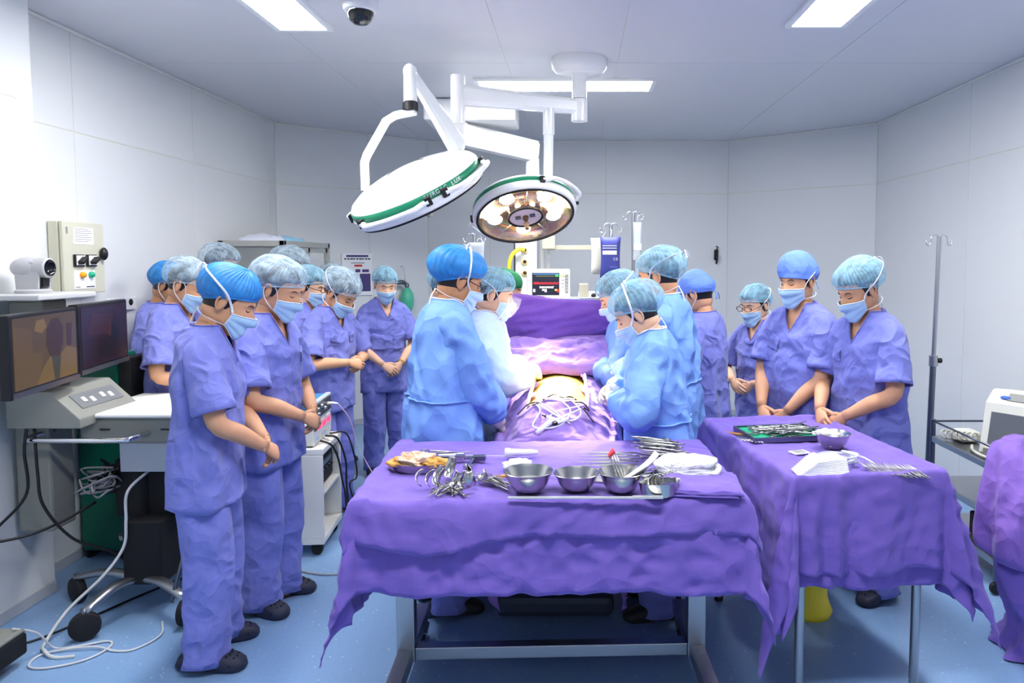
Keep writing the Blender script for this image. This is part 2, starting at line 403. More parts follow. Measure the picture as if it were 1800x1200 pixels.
def person(label, x, y, face, h=1.68, girth=1.0, bow=25, hyaw=0, tilt=0, lean=.05, top='scrub', cap='bright', mask='loop', skin=0, hands='clasp',
           hz=.90, hy=.20, hx=0.0, seed=1, glasses=False, clogs=True, necklace=None, bun=False, pocket=None, fabric=None, hem_z=.70, bracelet=False,
           puff=.022, earring=False, legs=True, hsc=1.0, pouch=False, tails=True, visor=False, belly=0.0, arms_side=False, collar_z=0.0):
    s = h / 1.70
    root = empty('person', (x, y, 0), radians(face)); tag(root, label, 'person')
    sk = SKINS[skin]; ls = lambda z: lean * max(z - .9, 0)
    rs = random.Random(seed)
    # --- joints (for a 1.70 m figure, scaled by s)
    S = {k: np.array((k * .163 * (.6 + .4 * girth), ls(1.37), 1.345)) for k in (-1, 1)}
    gl = hands in ('gloved', 'gloved_low', 'gloved_high')
    hz_ = hz / s
    if arms_side:
        Wr = {k: np.array((k * .25, .03, .80)) for k in (-1, 1)}; hint = {k: (k * .6, -1, 0) for k in (-1, 1)}
    else:
        Wr = {1: np.array((hx + .075, hy + .015, hz_ + .03)), -1: np.array((hx - .070, hy - .01, hz_ + .025))}
        hint = {k: (k * 1.0, -.55, -.25) for k in (-1, 1)}
    E = {}
    for k in (-1, 1): E[k], Wr[k] = ik(S[k], Wr[k], .292, .255, hint[k])
    # --- body: one skin mesh
    b = MB()
    tr = spl([(.80, .15, .09, .11), (.92, .150, .095, .11), (1.05, .140, .095, .10), (1.20, .150, .100, .105), (1.29, .148, .090, .105), (1.37, .125, .068, .09), (1.415, .080, .054, .068), (1.45, .058, .052, .060)], 4)
    G = np.array([[(g * sin(t) * (girth if z < 1.35 else 1), (f if cos(t) > 0 else bk) * cos(t) * (girth if z < 1.3 else 1) + ls(z), z) for t in TH[::3]] for z, g, f, bk in tr])
    b.grid(G, True, True, True)
    # head frame
    piv = np.array((0, ls(1.45) - .005, 1.435))
    RH = rotz(-radians(hyaw)) @ roty(radians(tilt)) @ rotx(-radians(bow))
    hs = 1.07 * hsc / s * (.5 + .5 * s)
    hc = piv + RH @ np.array((0, .022, .130))
    toh = lambda P: (np.asarray(P) * hs) @ RH.T + hc
    b.tube([(0, ls(1.4) - .008, 1.36), piv + (0, -.006, -.02), piv * .4 + toh((0, -.02, -.075)) * .6, toh((0, -.022, -.03))], [.064, .057, .054, .053], 18, smooth=4)
    az = np.arange(44) * 2 * pi / 44; el = np.linspace(-1.45, 1.45, 34)
    Gh = head_pt(dirs(az[None, :] + 0 * el[:, None], el[:, None] + 0 * az[None, :]))
    b.grid(toh(Gh), True, True, True, flip=True)
    for k in (-1, 1):       # ears: rim, lobe and bowl
        M = RH @ rotz(-k * .35) @ rotx(-.12)
        b.ell(toh((k * .074, -.012, -.004)), (.008 * hs, .019 * hs, .031 * hs), 10, 9, M)
        arc = [(k * (.078 + .008 * sin(t * .5 + .3)), -.012 - .019 * cos(t), -.002 + .030 * sin(t)) for t in np.linspace(-1.9, 2.4, 12)]
        b.tube(toh(arc), .0042 * hs, 6)
        b.tube(np.array([S[k] + (-k * .05, 0, -.02), S[k] + (0, 0, -.015), S[k] * .5 + E[k] * .5 + (0, .006, 0), E[k], E[k] * .55 + Wr[k] * .45, Wr[k]]), np.array([.034, .043, .044, .040, .038, .0255]) * (.5 + .5 * girth), 14, smooth=4)
    # hands
    fat = 1.12 if gl else 1.0
    HB = {k: (MB() if gl else b) for k in (-1, 1)}
    if arms_side:
        for k in (-1, 1): hand(HB[k], Wr[k], wrist_dirs(E[k], Wr[k]) * .8 + np.array((0, .12, -.3)), (-k, .1, 0), -k * 1.0, .95, .45, fat)
    else:
        f1 = wrist_dirs(E[1], Wr[1]); f2 = wrist_dirs(E[-1], Wr[-1])
        hand(HB[1], Wr[1], f1 * .75 + np.array((-.55, .12, -.25)), (-.1, -.9, -.35), 1, .95, .62, fat)
        hand(HB[-1], Wr[-1], f2 * .8 + np.array((.35, .0, -.45)), (.25, -.8, .1), -1, .95, .5, fat)
    if legs:
        for k in (-1, 1): b.tube([(k * .08, 0, .86), (k * .088, .01, .5), (k * .09, -.012, .06), (k * .09, .05, .03)], [.082, .056, .04, .035], 12, smooth=3)
    b.xform(np.eye(3) * s)
    b.build('body', sk, root)
    if gl:
        for k in (-1, 1):
            e = E[k]; hb = HB[k]; hb.tube([Wr[k] + (e - Wr[k]) * .30, Wr[k] + (e - Wr[k]) * .15, Wr[k]], [.044, .038, .031], 14, smooth=3)
            hb.xform(np.eye(3) * s).build('glove', GLOVE, root, label='pale latex glove')
    # --- face: brows, closed lashes
    for k in (-1, 1):
        A = np.array([k * .016, k * .024, k * .033, k * .042, k * .048]); B = np.array([.026, .031, .033, .030, .024])
        P = head_pt(dirs(np.arctan2(A, .088), np.arctan2(B, .092)))
        MB().tube(toh(P * 1.012), np.array([.0022, .0034, .0034, .003, .0014]) * hs, 6, flat=.6).xform(np.eye(3) * s).build('eyebrow', HAIR, root)
        A = np.array([k * .018, k * .025, k * .032, k * .039, k * .044]); B = np.array([.006, .002, .001, .003, .007])
        P = head_pt(dirs(np.arctan2(A, .088), np.arctan2(B, .092)))
        MB().tube(toh(P * 1.010), np.array([.001, .0019, .0022, .0019, .001]) * hs, 6).xform(np.eye(3) * s).build('eyelashes', HAIR, root)
    # --- hair under the cap
    hr = MB(); t = np.linspace(0, 1, 14)
    ca = np.cos(az); lo = -.030 * (ca < .0) * np.minimum(1, -ca * 2.5) + np.where(ca > .15, .09 * np.minimum(1, (ca - .15) * 2.2), 0) - .018 + np.where(np.abs(ca) < .35, -.012, 0) - (.02 if bun else 0) * (ca < 0)
    lo = np.arctan2(lo, .088); El = lo[None] + (1.5 - lo[None]) * t[:, None]; D = dirs(az[None] + 0 * El, El)
    P = head_pt(D, False) + D * (.0045 * np.minimum(1, t * 6)[:, None, None])
    hr.grid(toh(P), True, False, True, flip=True)
    hr.xform(np.eye(3) * s).build('hair', HAIR, root)
    # --- cap
    n_t = 22; t = np.linspace(0, 1, n_t); azc = np.arange(144) * 2 * pi / 144; ca = np.cos(azc)
    rim = .01875 + .0425 * ca - .00625 * np.cos(2 * azc)
    if cap in ('cloth', 'green'): rim = .018 + .026 * ca
    lo = np.arctan2(rim, .092); El = lo[None] + (1.53 - lo[None]) * t[:, None]; D = dirs(azc[None] + 0 * El, El)
    P = head_pt(D, False); fn = FN(seed + 50, 30.); fn2 = FN(seed + 51, 75.)
    tt = t[:, None]; back = np.maximum(0, -ca)[None]
    if cap in ('cloth', 'green'):
        tall = .030 * np.exp(-((tt - .8) / .45) ** 2)
        off = .006 + .006 * np.minimum(1, tt * 4) + tall * .6 + .006 * fn(P) * np.minimum(1, tt * 5) + .012 * back * np.exp(-((tt - .15) / .2) ** 2)
    else:
        off = .005 + puff * (1 - np.exp(-tt * 7)) * (1 + .7 * back * np.exp(-((tt - .35) / .4) ** 2)) + .0035 * fn(P) * np.minimum(1, tt * 4)
        off = off + (.0036 * np.sin(azc * 36 + 1.5 * fn(P))) * np.exp(-tt * 1.3) * np.minimum(1, tt * 8) + .0012 * fn2(P)
    P = P + D * off[..., None]
    inner = P[:1] * .985 + np.array((0, 0, .006)); low = P[:1] * 1.004 - np.array((0, 0, .003))
    cm = {'bright': CAP_BRIGHT, 'pale': CAP_PALE, 'teal': CAP_TEAL, 'cloth': CLOTHCAP, 'green': GREENCAP}[cap]
    cb = MB(); cb.grid(toh(np.concatenate([inner, low, P])), True, False, True, flip=True)
    capo = cb.xform(np.eye(3) * s).build('surgical_cap', cm, root)
    if bun:
        bb = MB(); bb.ell(toh((0, -.125, -.012)), (.042 * hs, .038 * hs, .045 * hs), 18, 12, RH); V = bb.v[0]; bb.v[0] = V + (V - V.mean(0)) * (.12 * fn(V * 1.0))[:, None]
        bb.xform(np.eye(3) * s).build('cap_bun', cm, capo)
    eb = MB(); ring = P[0] * 1.006; eb.tube(toh(np.concatenate([ring, ring[:1]])), .0032 * hs, 6, cap=False)
    if cap not in ('cloth', 'green'): eb.xform(np.eye(3) * s).build('elastic_band', cm, capo)
    else:
        kb = MB()
        for a_ in (-.35, .25): kb.tube(toh([(0, -.112, -.012), (a_ * .05, -.128, -.03), (a_ * .10, -.122, -.065)]), .0055 * hs, 6, flat=.35, smooth=4)
        kb.xform(np.eye(3) * s).build('cap_ties', cm, capo)
    # --- mask
    if mask:
        u = np.linspace(-1, 1, 25); v = np.linspace(0, 1, 19)
        U, Vv = np.meshgrid(u, v)
        amax = radians(60); A = U * amax
        ztop = -.010 - .016 * np.abs(U) ** 1.6; zbot = -.120 + .018 * np.abs(U) ** 2.5
        Z = ztop + (zbot - ztop) * Vv
        D = dirs(A, np.arctan2(Z, .082)); r = np.linalg.norm(head_pt(D), axis=-1)
        for _ in range(5):
            q = np.pad(r, 1, mode='edge'); bl = (q[:-2, 1:-1] + q[2:, 1:-1] + q[1:-1, :-2] + q[1:-1, 2:]) / 4; r = np.maximum(r, bl)
        off = .005 + .007 * (1 - U * U) + .0040 * np.abs(np.sin(Vv * pi * 3.0)) * (1 - np.abs(U) ** 4)
        Pm = D * (r + off)[..., None]
        mk = MB(); mk.grid(toh(Pm), False, mi=0); Pi = D * (r + off - .0025)[..., None]; mk.grid(toh(Pi), False, mi=0, flip=True)
        mo = mk.xform(np.eye(3) * s).build('face_mask', MASKM, root, label='pleated pale blue face mask')
        ed = MB(); ed.tube(toh(Pm[0] * 1.002), .0026 * hs, 6); ed.tube(toh(Pm[-1]), .0022 * hs, 6)
        for c in (0, -1): ed.tube(toh(Pm[:, c]), .0026 * hs, 6)
        ed.xform(np.eye(3) * s).build('mask_edging', MASKIN, mo)
        def onc(a_, e_, ex=.004):
            d_ = dirs(np.array(radians(a_)), np.array(radians(e_))); bk = max(0, -d_[1])
            return head_pt(d_, False) + d_ * (ex + ((.012 if cap in ('cloth', 'green') else .006 + puff * (1 + .7 * bk)) if e_ > 14 else .004))
        for k, c in ((-1, 0), (1, -1)):
            st = MB(); a, d_ = Pm[0, c], Pm[-1, c]
            if mask == 'loop':
                st.tube(toh([a, (k * .076, .022, .018), (k * .083, -.004, .030), (k * .084, -.024, .018), (k * .081, -.027, -.010), (k * .079, -.014, -.036), (k * .074, .015, -.060), d_]), .0017 * hs, 6, smooth=4)
            else:
                if mask == 'top': hi = [a, onc(k * 80, 2), onc(k * 92, 22), onc(k * 98, 45), onc(k * 110, 66), onc(k * 140, 80)]
                else: hi = [a, onc(k * 76, 4), onc(k * 95, 20), onc(k * 120, 27), onc(k * 150, 30), onc(k * 180, 30)]
                st.tube(toh(hi), .0048 * hs, 6, flat=.3, smooth=5)
                st.tube(toh([d_, (k * .070, .005, -.078), (k * .064, -.045, -.080), (k * .040, -.082, -.072), (0, -.090, -.066)]), .0046 * hs, 6, flat=.3, smooth=5)
                if tails:
                    q0 = toh((0, -.092, -.066)); st.tube([q0, q0 + np.array((k * .012, -.03, -.06)), q0 + np.array((k * .03 + .01, -.045, -.17))], .0045, 6, flat=.3, smooth=5)
                    q0 = toh(hi[-1]); st.tube([q0, q0 + np.array((k * .02, -.014, .010)), q0 + np.array((k * .035, -.03, -.03))], .0048, 6, flat=.3, smooth=5)
            st.xform(np.eye(3) * s).build('mask_strap', TAPE, mo, label='white mask strap')
    # --- extras on the head and neck
    if glasses:
        gb = MB()
        for k in (-1, 1):
            ring = [(k * .033 + .0245 * cos(q), .109 - .10 * abs(.033 + k * .0245 * cos(q)), .010 + .0165 * sin(q)) for q in np.linspace(0, 2 * pi, 20)]
            gb.tube(toh(ring), .0024 * hs, 6, cap=False)
            gb.tube(toh([(k * .057, .103, .006), (k * .074, .06, .008), (k * .081, .0, .014), (k * .080, -.025, .004)]), .0024 * hs, 6, smooth=3)
        gb.tube(toh([(-.009, .108, .003), (0, .111, .005), (.009, .108, .003)]), .0018 * hs, 6)
        gb.xform(np.eye(3) * s).build('glasses', BLACKP if glasses == 'black' else mat('wire_rim', rgb(120, 100, 90), .3, .8), root, label='dark-rimmed glasses' if glasses == 'black' else 'thin wire-rimmed glasses')
    if visor:
        vb = MB(); D = dirs(np.linspace(-1.0, 1.0, 15)[None] + np.zeros((9, 1)), np.linspace(-.95, .12, 9)[:, None] + np.zeros((1, 15)))
        vb.grid(toh(D * .142), False); vb.xform(np.eye(3) * s).build('face_shield', mat('clear_visor', (.95, .9, .92), .08, alpha=.22), root, label='clear curved face shield')
        vb = MB(); vb.tube(toh((D * .142)[0]), .003, 6); vb.tube(toh((D * .142)[:, 0]), .004, 6); vb.tube(toh((D * .142)[:, -1]), .004, 6)
        vb.xform(np.eye(3) * s).build('shield_edge', TAPE, root)
    if necklace:
        nb = MB()
        for q in np.linspace(0, 2 * pi, 40, endpoint=False): nb.ell((.066 * sin(q), ls(1.45) - .006 + .068 * cos(q), 1.462 - .03 * max(0, cos(q))), (.005, .005, .004), 6, 5)
        nb.xform(np.eye(3) * s).build('necklace', GOLD, root, label='gold chain necklace')
    if bracelet:
        k = -1; nb = MB(); c = Wr[k] + (E[k] - Wr[k]) * .07; dv = (E[k] - Wr[k]); dv /= np.linalg.norm(dv); u = np.cross(dv, (0, 0, 1.)); u /= np.linalg.norm(u); w = np.cross(dv, u)
        nb.tube([c + .030 * (cos(q) * u + sin(q) * w) for q in np.linspace(0, 2 * pi, 18)], .004, 6, cap=False)
        nb.xform(np.eye(3) * s).build('bracelet', mat('yellow_band', rgb(220, 180, 40), .5), root, label='yellow wristband')
    # --- clothes
    fab = fabric or (SCRUB if seed % 3 else SCRUB2)
    g = girth; bl = belly
    if top == 'scrub':
        cz = collar_z
        hz0 = hem_z / s
        rows = [(1.442, 1.285 + cz, 1.450, .076, .112, .072), (1.424, 1.277 + cz, 1.438, .110, .118, .088), (1.392, 1.262, 1.412, .146, .125 * g, .104), (1.340, 1.235, 1.360, .176 * (.6 + .4 * g), .132 * g, .118 * g),
                (1.27, 1.195, 1.28, .190 * (.4 + .6 * g), .137 * g, .126 * g), (1.20, 1.15, 1.20, .202 * (.3 + .7 * g), (.138 + bl * .5) * g, .128 * g), (1.08, 1.06, 1.08, .198 * g, (.139 + bl) * g, .124 * g),
                (.96, .95, .96, .202 * g, (.142 + bl) * g, .128 * g), (.84, .835, .84, .209 * g, (.146 + bl * .6) * g, .136 * g), (hz0, hz0, hz0, .214 * g, (.150 + bl * .3) * g, .142 * g)]
        G = shell(rows, 6, seed, lean, (.003, .011), vneck=True)
        sb = MB(); sb.grid(hem(G), True, flip=True)
        for k in (-1, 1):
            e_ = S[k] + (E[k] - S[k]) * .86
            sb.grid(sleeve([S[k] + (-k * .085, 0, .018), S[k] + (-k * .018, 0, -.008), S[k] * .55 + E[k] * .45, e_], [.050 * (.5 + .5 * g), .066 * (.5 + .5 * g), .076 * (.5 + .5 * g), .084 * (.5 + .5 * g)], seed * 3 + k), True)
        shirt = sb.xform(np.eye(3) * s).build('scrub_top', fab, root)
        nb = MB(); rim = np.concatenate([G[0], G[0][:1]]); nb.tube(rim * s, .007, 6, cap=False, flat=.5); nb.build('neckband', fab, shirt)
        for (a0, a1, i0, i1) in (pocket or []):
            js = np.linspace(a0, a1, 9); ii = np.arange(i0, i1 + 1)
            Q = np.zeros((len(ii), 9, 3))
            for qi, i in enumerate(ii):
                for qj, a in enumerate(js):
                    f = (a % (2 * pi)) / (2 * pi) * 84; j = int(f); w = f - j
                    Q[qi, qj] = G[i, j % 84] * (1 - w) + G[i, (j + 1) % 84] * w
            nv = Q * np.array((1, 1, 0)); nv /= np.linalg.norm(nv, axis=-1, keepdims=True)
            o2 = Q + nv * .006; edge = Q + nv * -.004
            pk = MB(); full = np.concatenate([edge[:1], o2, edge[-1:]]); pk.grid(full * s, False, flip=True)
            pk.build('pocket', fab, shirt)
    else:
        gm = GOWN_LIT if top == 'gown_lamplit' else GOWN
        hz0 = .42
        rows = [(1.468, 1.430, 1.474, .072, .078, .070), (1.446, 1.40, 1.452, .105, .105, .088), (1.405, 1.36, 1.420, .150, .128 * g, .108), (1.345, 1.31, 1.365, .182, .145 * g, .128 * g),
                (1.27, 1.24, 1.285, .200 * (.4 + .6 * g), .158 * g, .142 * g), (1.17, 1.15, 1.18, .222 * g, .168 * g, .152 * g), (1.02, 1.02, 1.02, .226 * g, .172 * g, .156 * g), (.88, .88, .88, .236 * g, .18 * g, .166 * g),
                (.70, .70, .70, .250 * g, .192 * g, .18 * g), (.55, .55, .55, .26 * g, .20 * g, .19 * g), (hz0, hz0, hz0, .266 * g, .205 * g, .195 * g)]
        G = shell(rows, 6, seed, lean, (.004, .022), sag=1.7)
        sb = MB(); sb.grid(hem(G), True, flip=True)
        for k in (-1, 1):
            mid = E[k] * .5 + Wr[k] * .5; w_ = Wr[k] + (E[k] - Wr[k]) * .17
            out = np.array((k * .012, -.012, 0))
            sb.grid(sleeve([S[k] + (-k * .09, 0, .018), S[k] + (-k * .015, 0, -.006), S[k] * .5 + E[k] * .5, E[k] + out, mid, w_ + (E[k] - Wr[k]) * .1, w_], [.055, .078, .088, .092, .078, .060, .044], seed * 3 + k, n=36, k=10, amp=.008, freq=15), True)
        shirt = sb.xform(np.eye(3) * s).build('surgical_gown', gm, root)
        nb = MB(); rim = np.concatenate([G[0], G[0][:1]]); nb.tube(rim * s, .0075, 6, cap=False, flat=.5); nb.build('neck_binding', TAPE, shirt, label='white neck binding')
        wt = MB(); iw = 36; wt.tube(np.concatenate([G[iw], G[iw][:1]]) * s * np.array((1.012, 1.012, 1)), .010, 6, cap=False, flat=.3)
        wt.build('waist_tie', gm, shirt)
    # --- trousers
    if legs:
        tb = MB(); rr = np.random.RandomState(seed + 11)
        for k in (-1, 1):
            P, R = resample(np.array([(k * .078, 0, .98), (k * .086, .002, .84), (k * .092, .012, .62), (k * .096, .018, .42), (k * .100, .006, .22), (k * .102, .004, .035)]), np.array([.118, .116, .104, .096, .090, .094]) * (.4 + .6 * g), 7)
            m = MB(); m.tube(P, R, 26, cap=False); Gq = m.v[0].reshape(len(P), 26, 3); nv = Gq - P[:, None]; nv /= np.linalg.norm(nv, axis=-1, keepdims=True)
            zz = Gq[..., 2]; aa = np.arctan2(nv[..., 0], nv[..., 1]); fn = FN(seed * 5 + k, 10.)
            f = fn(Gq); low = np.clip((.42 - zz) / .35, 0, 1)
            d = .006 * (1 - 2 * np.abs(np.sin(aa * 2 + rr.rand() * 6 + f))) + .009 * low * (1 - 2 * np.abs(np.sin(zz * 26 + 1.4 * np.sin(aa + rr.rand() * 6) + f))) + .004 * f
            d = d + .014 * np.clip(np.cos(aa), 0, 1) ** 6 * np.clip((.8 - zz) * 3, 0, 1)
            tb.grid(hem(Gq + nv * d[..., None]), True)
        tb.xform(np.eye(3) * s).build('trousers', SCRUB if seed % 3 else SCRUB2, root)
        for k in (-1, 1):
            cb = MB(); hb2 = clog(cb, k * .103, k, -k * .22, 1.0, clogs, -.005)
            sh = cb.build('clog' if clogs else 'shoe', CLOG if clogs else DARKSHOE, root, label='navy foam clog' if clogs else None)
            if hb2: hb2.build('vent_holes', HOLE, sh)['kind'] = 'stuff'
    return root
# ---------------------------------------------------------------- the room
PANEL = mat('wall_panel', rgb(226, 227, 227), .42, var=.015, vscale=2)
CPANEL = mat('ceiling_panel', rgb(216, 216, 221), .38, var=.015, vscale=2)
SEAL = mat('sealant', rgb(222, 220, 206), .7)
COVE = mat('grey_skirting', rgb(186, 189, 194), .5)
WALL_XY = [(-2.75, 6.75), (-1.55, 7.75), (1.62, 7.75), (2.78, 6.75)]
def wall(name, A, B, splits, zs=(0, 2.35, CEIL), skirt=None):
    """panelled wall from A to B; the room lies to the right of A->B"""
    A = np.array(A, float); B = np.array(B, float); d = B - A; Ln = np.linalg.norm(d); d /= Ln; nrm = np.array((d[1], -d[0]))
    ang = math.atan2(d[1], d[0]); R = rotz(ang)
    w = MB(); c = (A + B) / 2 - nrm * .0512; w.box((c[0], c[1], CEIL / 2), (Ln, .10, CEIL), R)
    wo = struct(w.build(name, SEAL, smooth=False))
    e = [0] + list(splits) + [Ln]
    for i in range(len(e) - 1):
        for j in range(len(zs) - 1):
            g = .0035; l0, l1 = e[i] + g, e[i + 1] - g; z0, z1 = zs[j] + g, zs[j + 1] - g
            m = A + d * (l0 + l1) / 2 - nrm * .004
            MB().box((m[0], m[1], (z0 + z1) / 2), (l1 - l0, .012, z1 - z0), R).build('panel', PANEL, wo, smooth=False, bevel=.0015)
    if skirt:
        m = (A + B) / 2 + nrm * .006
        struct(MB().box((m[0], m[1], .03), (Ln - .01, .012, .06), R).build(skirt, COVE, smooth=False, bevel=.004))
    t = (A + B) / 2 + nrm * .008
    return wo
YN = -1.2
wall('wall_left', (-2.75, 3.55), (-2.75, 6.75), [.50, 1.76, 3.02], skirt='baseboard_left')
wall('wall_left_near', (-2.60, YN), (-2.60, 3.55), [1.0, 2.2, 3.5], zs=(0, 2.40, CEIL), skirt='baseboard_left_near')
wall('wall_left_return', (-2.60, 3.545), (-2.75, 3.545), [])
wall('wall_back_left', (-2.75, 6.75), (-1.55, 7.75), [.9], skirt='baseboard_back_left')
wall('wall_back', (-1.55, 7.75), (1.62, 7.75), [.65, 1.88], skirt='baseboard_back')
wall('wall_back_right', (1.62, 7.75), (2.78, 6.75), [], skirt='baseboard_back_right')
wall('wall_right', (2.78, 6.75), (2.78, YN), [1.57, 2.83, 4.09, 5.35, 6.6], skirt='baseboard_right')
wall('wall_front', (2.78, YN), (-2.60, YN), [1.2, 2.4, 3.6], skirt='baseboard_front')
# floor: speckled blue sheet vinyl
fm = bpy.data.materials.new('blue_vinyl'); fm.use_nodes = True
nt = fm.node_tree; N = nt.nodes; L = nt.links; p = N['Principled BSDF']; p.inputs['Roughness'].default_value = .33
tc = N.new('ShaderNodeTexCoord'); v = N.new('ShaderNodeTexVoronoi'); v.inputs['Scale'].default_value = 27; v.feature = 'F1'
L.new(tc.outputs['Object'], v.inputs['Vector'])
lt = N.new('ShaderNodeMath'); lt.operation = 'LESS_THAN'; lt.inputs[1].default_value = .10; L.new(v.outputs['Distance'], lt.inputs[0])
sp = N.new('ShaderNodeSeparateColor'); L.new(v.outputs['Color'], sp.inputs[0])
gt = N.new('ShaderNodeMath'); gt.operation = 'GREATER_THAN'; gt.inputs[1].default_value = .45; L.new(sp.outputs[0], gt.inputs[0])
mu = N.new('ShaderNodeMath'); mu.operation = 'MULTIPLY'; L.new(lt.outputs[0], mu.inputs[0]); L.new(gt.outputs[0], mu.inputs[1])
nz = N.new('ShaderNodeTexNoise'); nz.inputs['Scale'].default_value = 60; nz.inputs['Detail'].default_value = 5; L.new(tc.outputs['Object'], nz.inputs['Vector'])
m1 = N.new('ShaderNodeMix'); m1.data_type = 'RGBA'; m1.inputs[6].default_value = (*rgb(124, 160, 204), 1); m1.inputs[7].default_value = (*rgb(146, 180, 219), 1); L.new(nz.outputs['Fac'], m1.inputs[0])
m2 = N.new('ShaderNodeMix'); m2.data_type = 'RGBA'; m2.inputs[7].default_value = (*rgb(210, 224, 240), 1); L.new(mu.outputs[0], m2.inputs[0]); L.new(m1.outputs[2], m2.inputs[6]); L.new(m2.outputs[2], p.inputs['Base Color'])
MB().b2((-2.9, YN - .1, -.1), (2.9, 7.9, 0)).build('floor', fm, smooth=False)['kind'] = 'structure'
# ceiling of wide panels
co = struct(MB().b2((-2.9, YN - .1, CEIL + .0025), (2.9, 7.9, CEIL + .1)).build('ceiling', SEAL, smooth=False))
xs = [-2.75, -1.58, -.43, .27, 1.6, 2.78]; ys = [YN, 1.0, 4.72, 7.75]
for i in range(5):
    for j in range(3):
        g = .002
        MB().b2((xs[i] + g, ys[j] + g, CEIL), (xs[i + 1] - g, ys[j + 1] - g, CEIL + .002)).build('panel', CPANEL, co, smooth=False)
n_ = 0
for A, B in (((-2.745, 3.55), (-2.745, 6.75)), ((-2.745, 6.745), (-1.55, 7.74)), ((-1.55, 7.74), (1.62, 7.74)), ((1.62, 7.74), (2.775, 6.745)), ((2.775, 6.75), (2.775, 0)), ((-2.595, 0), (-2.595, 3.55))):
    n_ += 1
    A = np.array(A); B = np.array(B); d = B - A; L_ = np.linalg.norm(d); a = math.atan2(d[1], d[0]); nrm = np.array((d[1], -d[0])) / L_; c = (A + B) / 2 + nrm * .008
    struct(MB().box((c[0], c[1], CEIL - .009), (L_, .022, .018), rotz(a)).build('trim_%d' % n_, WHITEPAINT, smooth=False, bevel=.005))
# ---------------------------------------------------------------- ceiling lights
DIFF = mat('light_diffuser', (1, 1, 1), .5, emit=(.98, .99, 1.0), estr=PANEL_LIGHT)
def ceiling_light(label, x0, x1, y0, y1):
    r = tag(empty('ceiling_light', ((x0 + x1) / 2, (y0 + y1) / 2, CEIL)), label, 'ceiling light', 'ceiling panel lights')
    w, h = (x1 - x0) / 2, (y1 - y0) / 2
    f = MB()
    f.b2((-w - .03, -h - .03, -.018), (-w, h + .03, -.001)); f.b2((w, -h - .03, -.018), (w + .03, h + .03, -.001)); f.b2((-w, -h - .03, -.018), (w, -h, -.001)); f.b2((-w, h, -.018), (w, h + .03, -.001))
    f.build('frame', WHITEP, r, smooth=False)
    MB().b2((-w, -h, -.014), (w, h, -.006)).build('diffuser', DIFF, r, smooth=False)
ceiling_light('bright ceiling light panel at the upper left edge of the picture', -1.58, -1.33, 2.78, 4.0)
ceiling_light('bright ceiling light panel at the upper right edge of the picture', 1.15, 1.41, 2.72, 3.94)
ceiling_light('long bright ceiling light panel behind the surgical lamp mount', -.67, .54, 5.13, 5.42)
ceiling_light('ceiling light panel right above the camera, out of view', -.67, .54, 1.3, 1.6)
# ---------------------------------------------------------------- dome camera
r = tag(empty('dome_camera', (-1.04, 3.62, CEIL)), 'white security camera with dark glass dome on the ceiling', 'camera')
MB().lathe([(.0, 0), (.085, 0), (.085, -.02), (.078, -.045), (.062, -.05)], 28).build('housing', WHITEP, r, smooth=40)
MB().lathe([(.064, -.045), (.062, -.065), (.05, -.092), (.03, -.108), (.0, -.113)], 28).build('dome', mat('dark_dome', rgb(24, 24, 28), .06, coat=.5), r)
# ---------------------------------------------------------------- surgical lamp: one mount, two heads
lamp = tag(empty('surgical_lamp', (0.03, 4.65, CEIL)), 'white ceiling-mounted surgical lamp with two round green-banded heads', 'surgical lamp')
LO = np.array((0.03, 4.65, CEIL))
def lp(*P): return [np.array(q, float) - LO for q in P]
MB().lathe([(0, 0), (.175, 0), (.178, -.02), (.17, -.055), (.14, -.085), (.06, -.09), (0, -.09)], 36).build('ceiling_mount', LAMPW, lamp, smooth=50)
m = MB(); a, b_ = lp((.03, 4.65, 2.83), (.03, 4.65, 2.66)); m.cyl(a, b_, .047, 24); m.build('down_tube', LAMPW, lamp, smooth=40)
m = MB(); a, b_ = lp((.03, 4.65, 2.655), (.03, 4.65, 2.52)); m.cyl(a, b_, .050, 24); m.build('swivel_tube', LAMPW, lamp, smooth=40)
def beam(name, a, b, w, h, w2=None, h2=None, mt=LAMPW, par=lamp):
    a, b = np.array(a, float), np.array(b, float); d = b - a; L_ = np.linalg.norm(d); d /= L_
    u = np.cross(d, (0, 0, 1.)); u = u / np.linalg.norm(u) if np.linalg.norm(u) > 1e-3 else np.array((1., 0, 0)); v = np.cross(u, d)
    G = []
    for t in np.linspace(0, 1, 4):
        W_ = w + ((w2 or w) - w) * t; H_ = h + ((h2 or h) - h) * t
        G.append([a + d * L_ * t + u * W_ / 2 * x + v * H_ / 2 * y for x, y in ((-1, -.6), (-.6, -1), (.6, -1), (1, -.6), (1, .6), (.6, 1), (-.6, 1), (-1, .6))])
    return MB().grid(np.array(G), True, True, True).build(name, mt, par, smooth=30)
q = lp((.03, 4.65, 2.61), (-.66, 4.32, 2.61)); beam('horizontal_arm', q[0], q[1], .07, .085, .075, .12)
q = lp((-.68, 4.31, 2.72), (-.68, 4.31, 2.44)); MB().cyl(q[0], q[1], .043, 20).build('elbow_post', LAMPW, lamp, smooth=40)
q = lp((-.68, 4.31, 2.45), (-.68, 4.31, 2.36)); MB().cyl(q[0], q[1], .037, 20).build('elbow_sleeve', LAMPW, lamp, smooth=40)
q = lp((-.68, 4.28, 2.31), (-.885, 4.02, 2.66)); beam('spring_arm', q[0], q[1], .085, .115, .05, .05)
MB().ell(lp((-.68, 4.29, 2.32))[0], (.045, .045, .06)).build('arm_knuckle', LAMPW, lamp)
MB().ell(lp((-.89, 4.01, 2.665))[0], (.038, .038, .045)).build('wrist_knuckle', LAMPW, lamp)
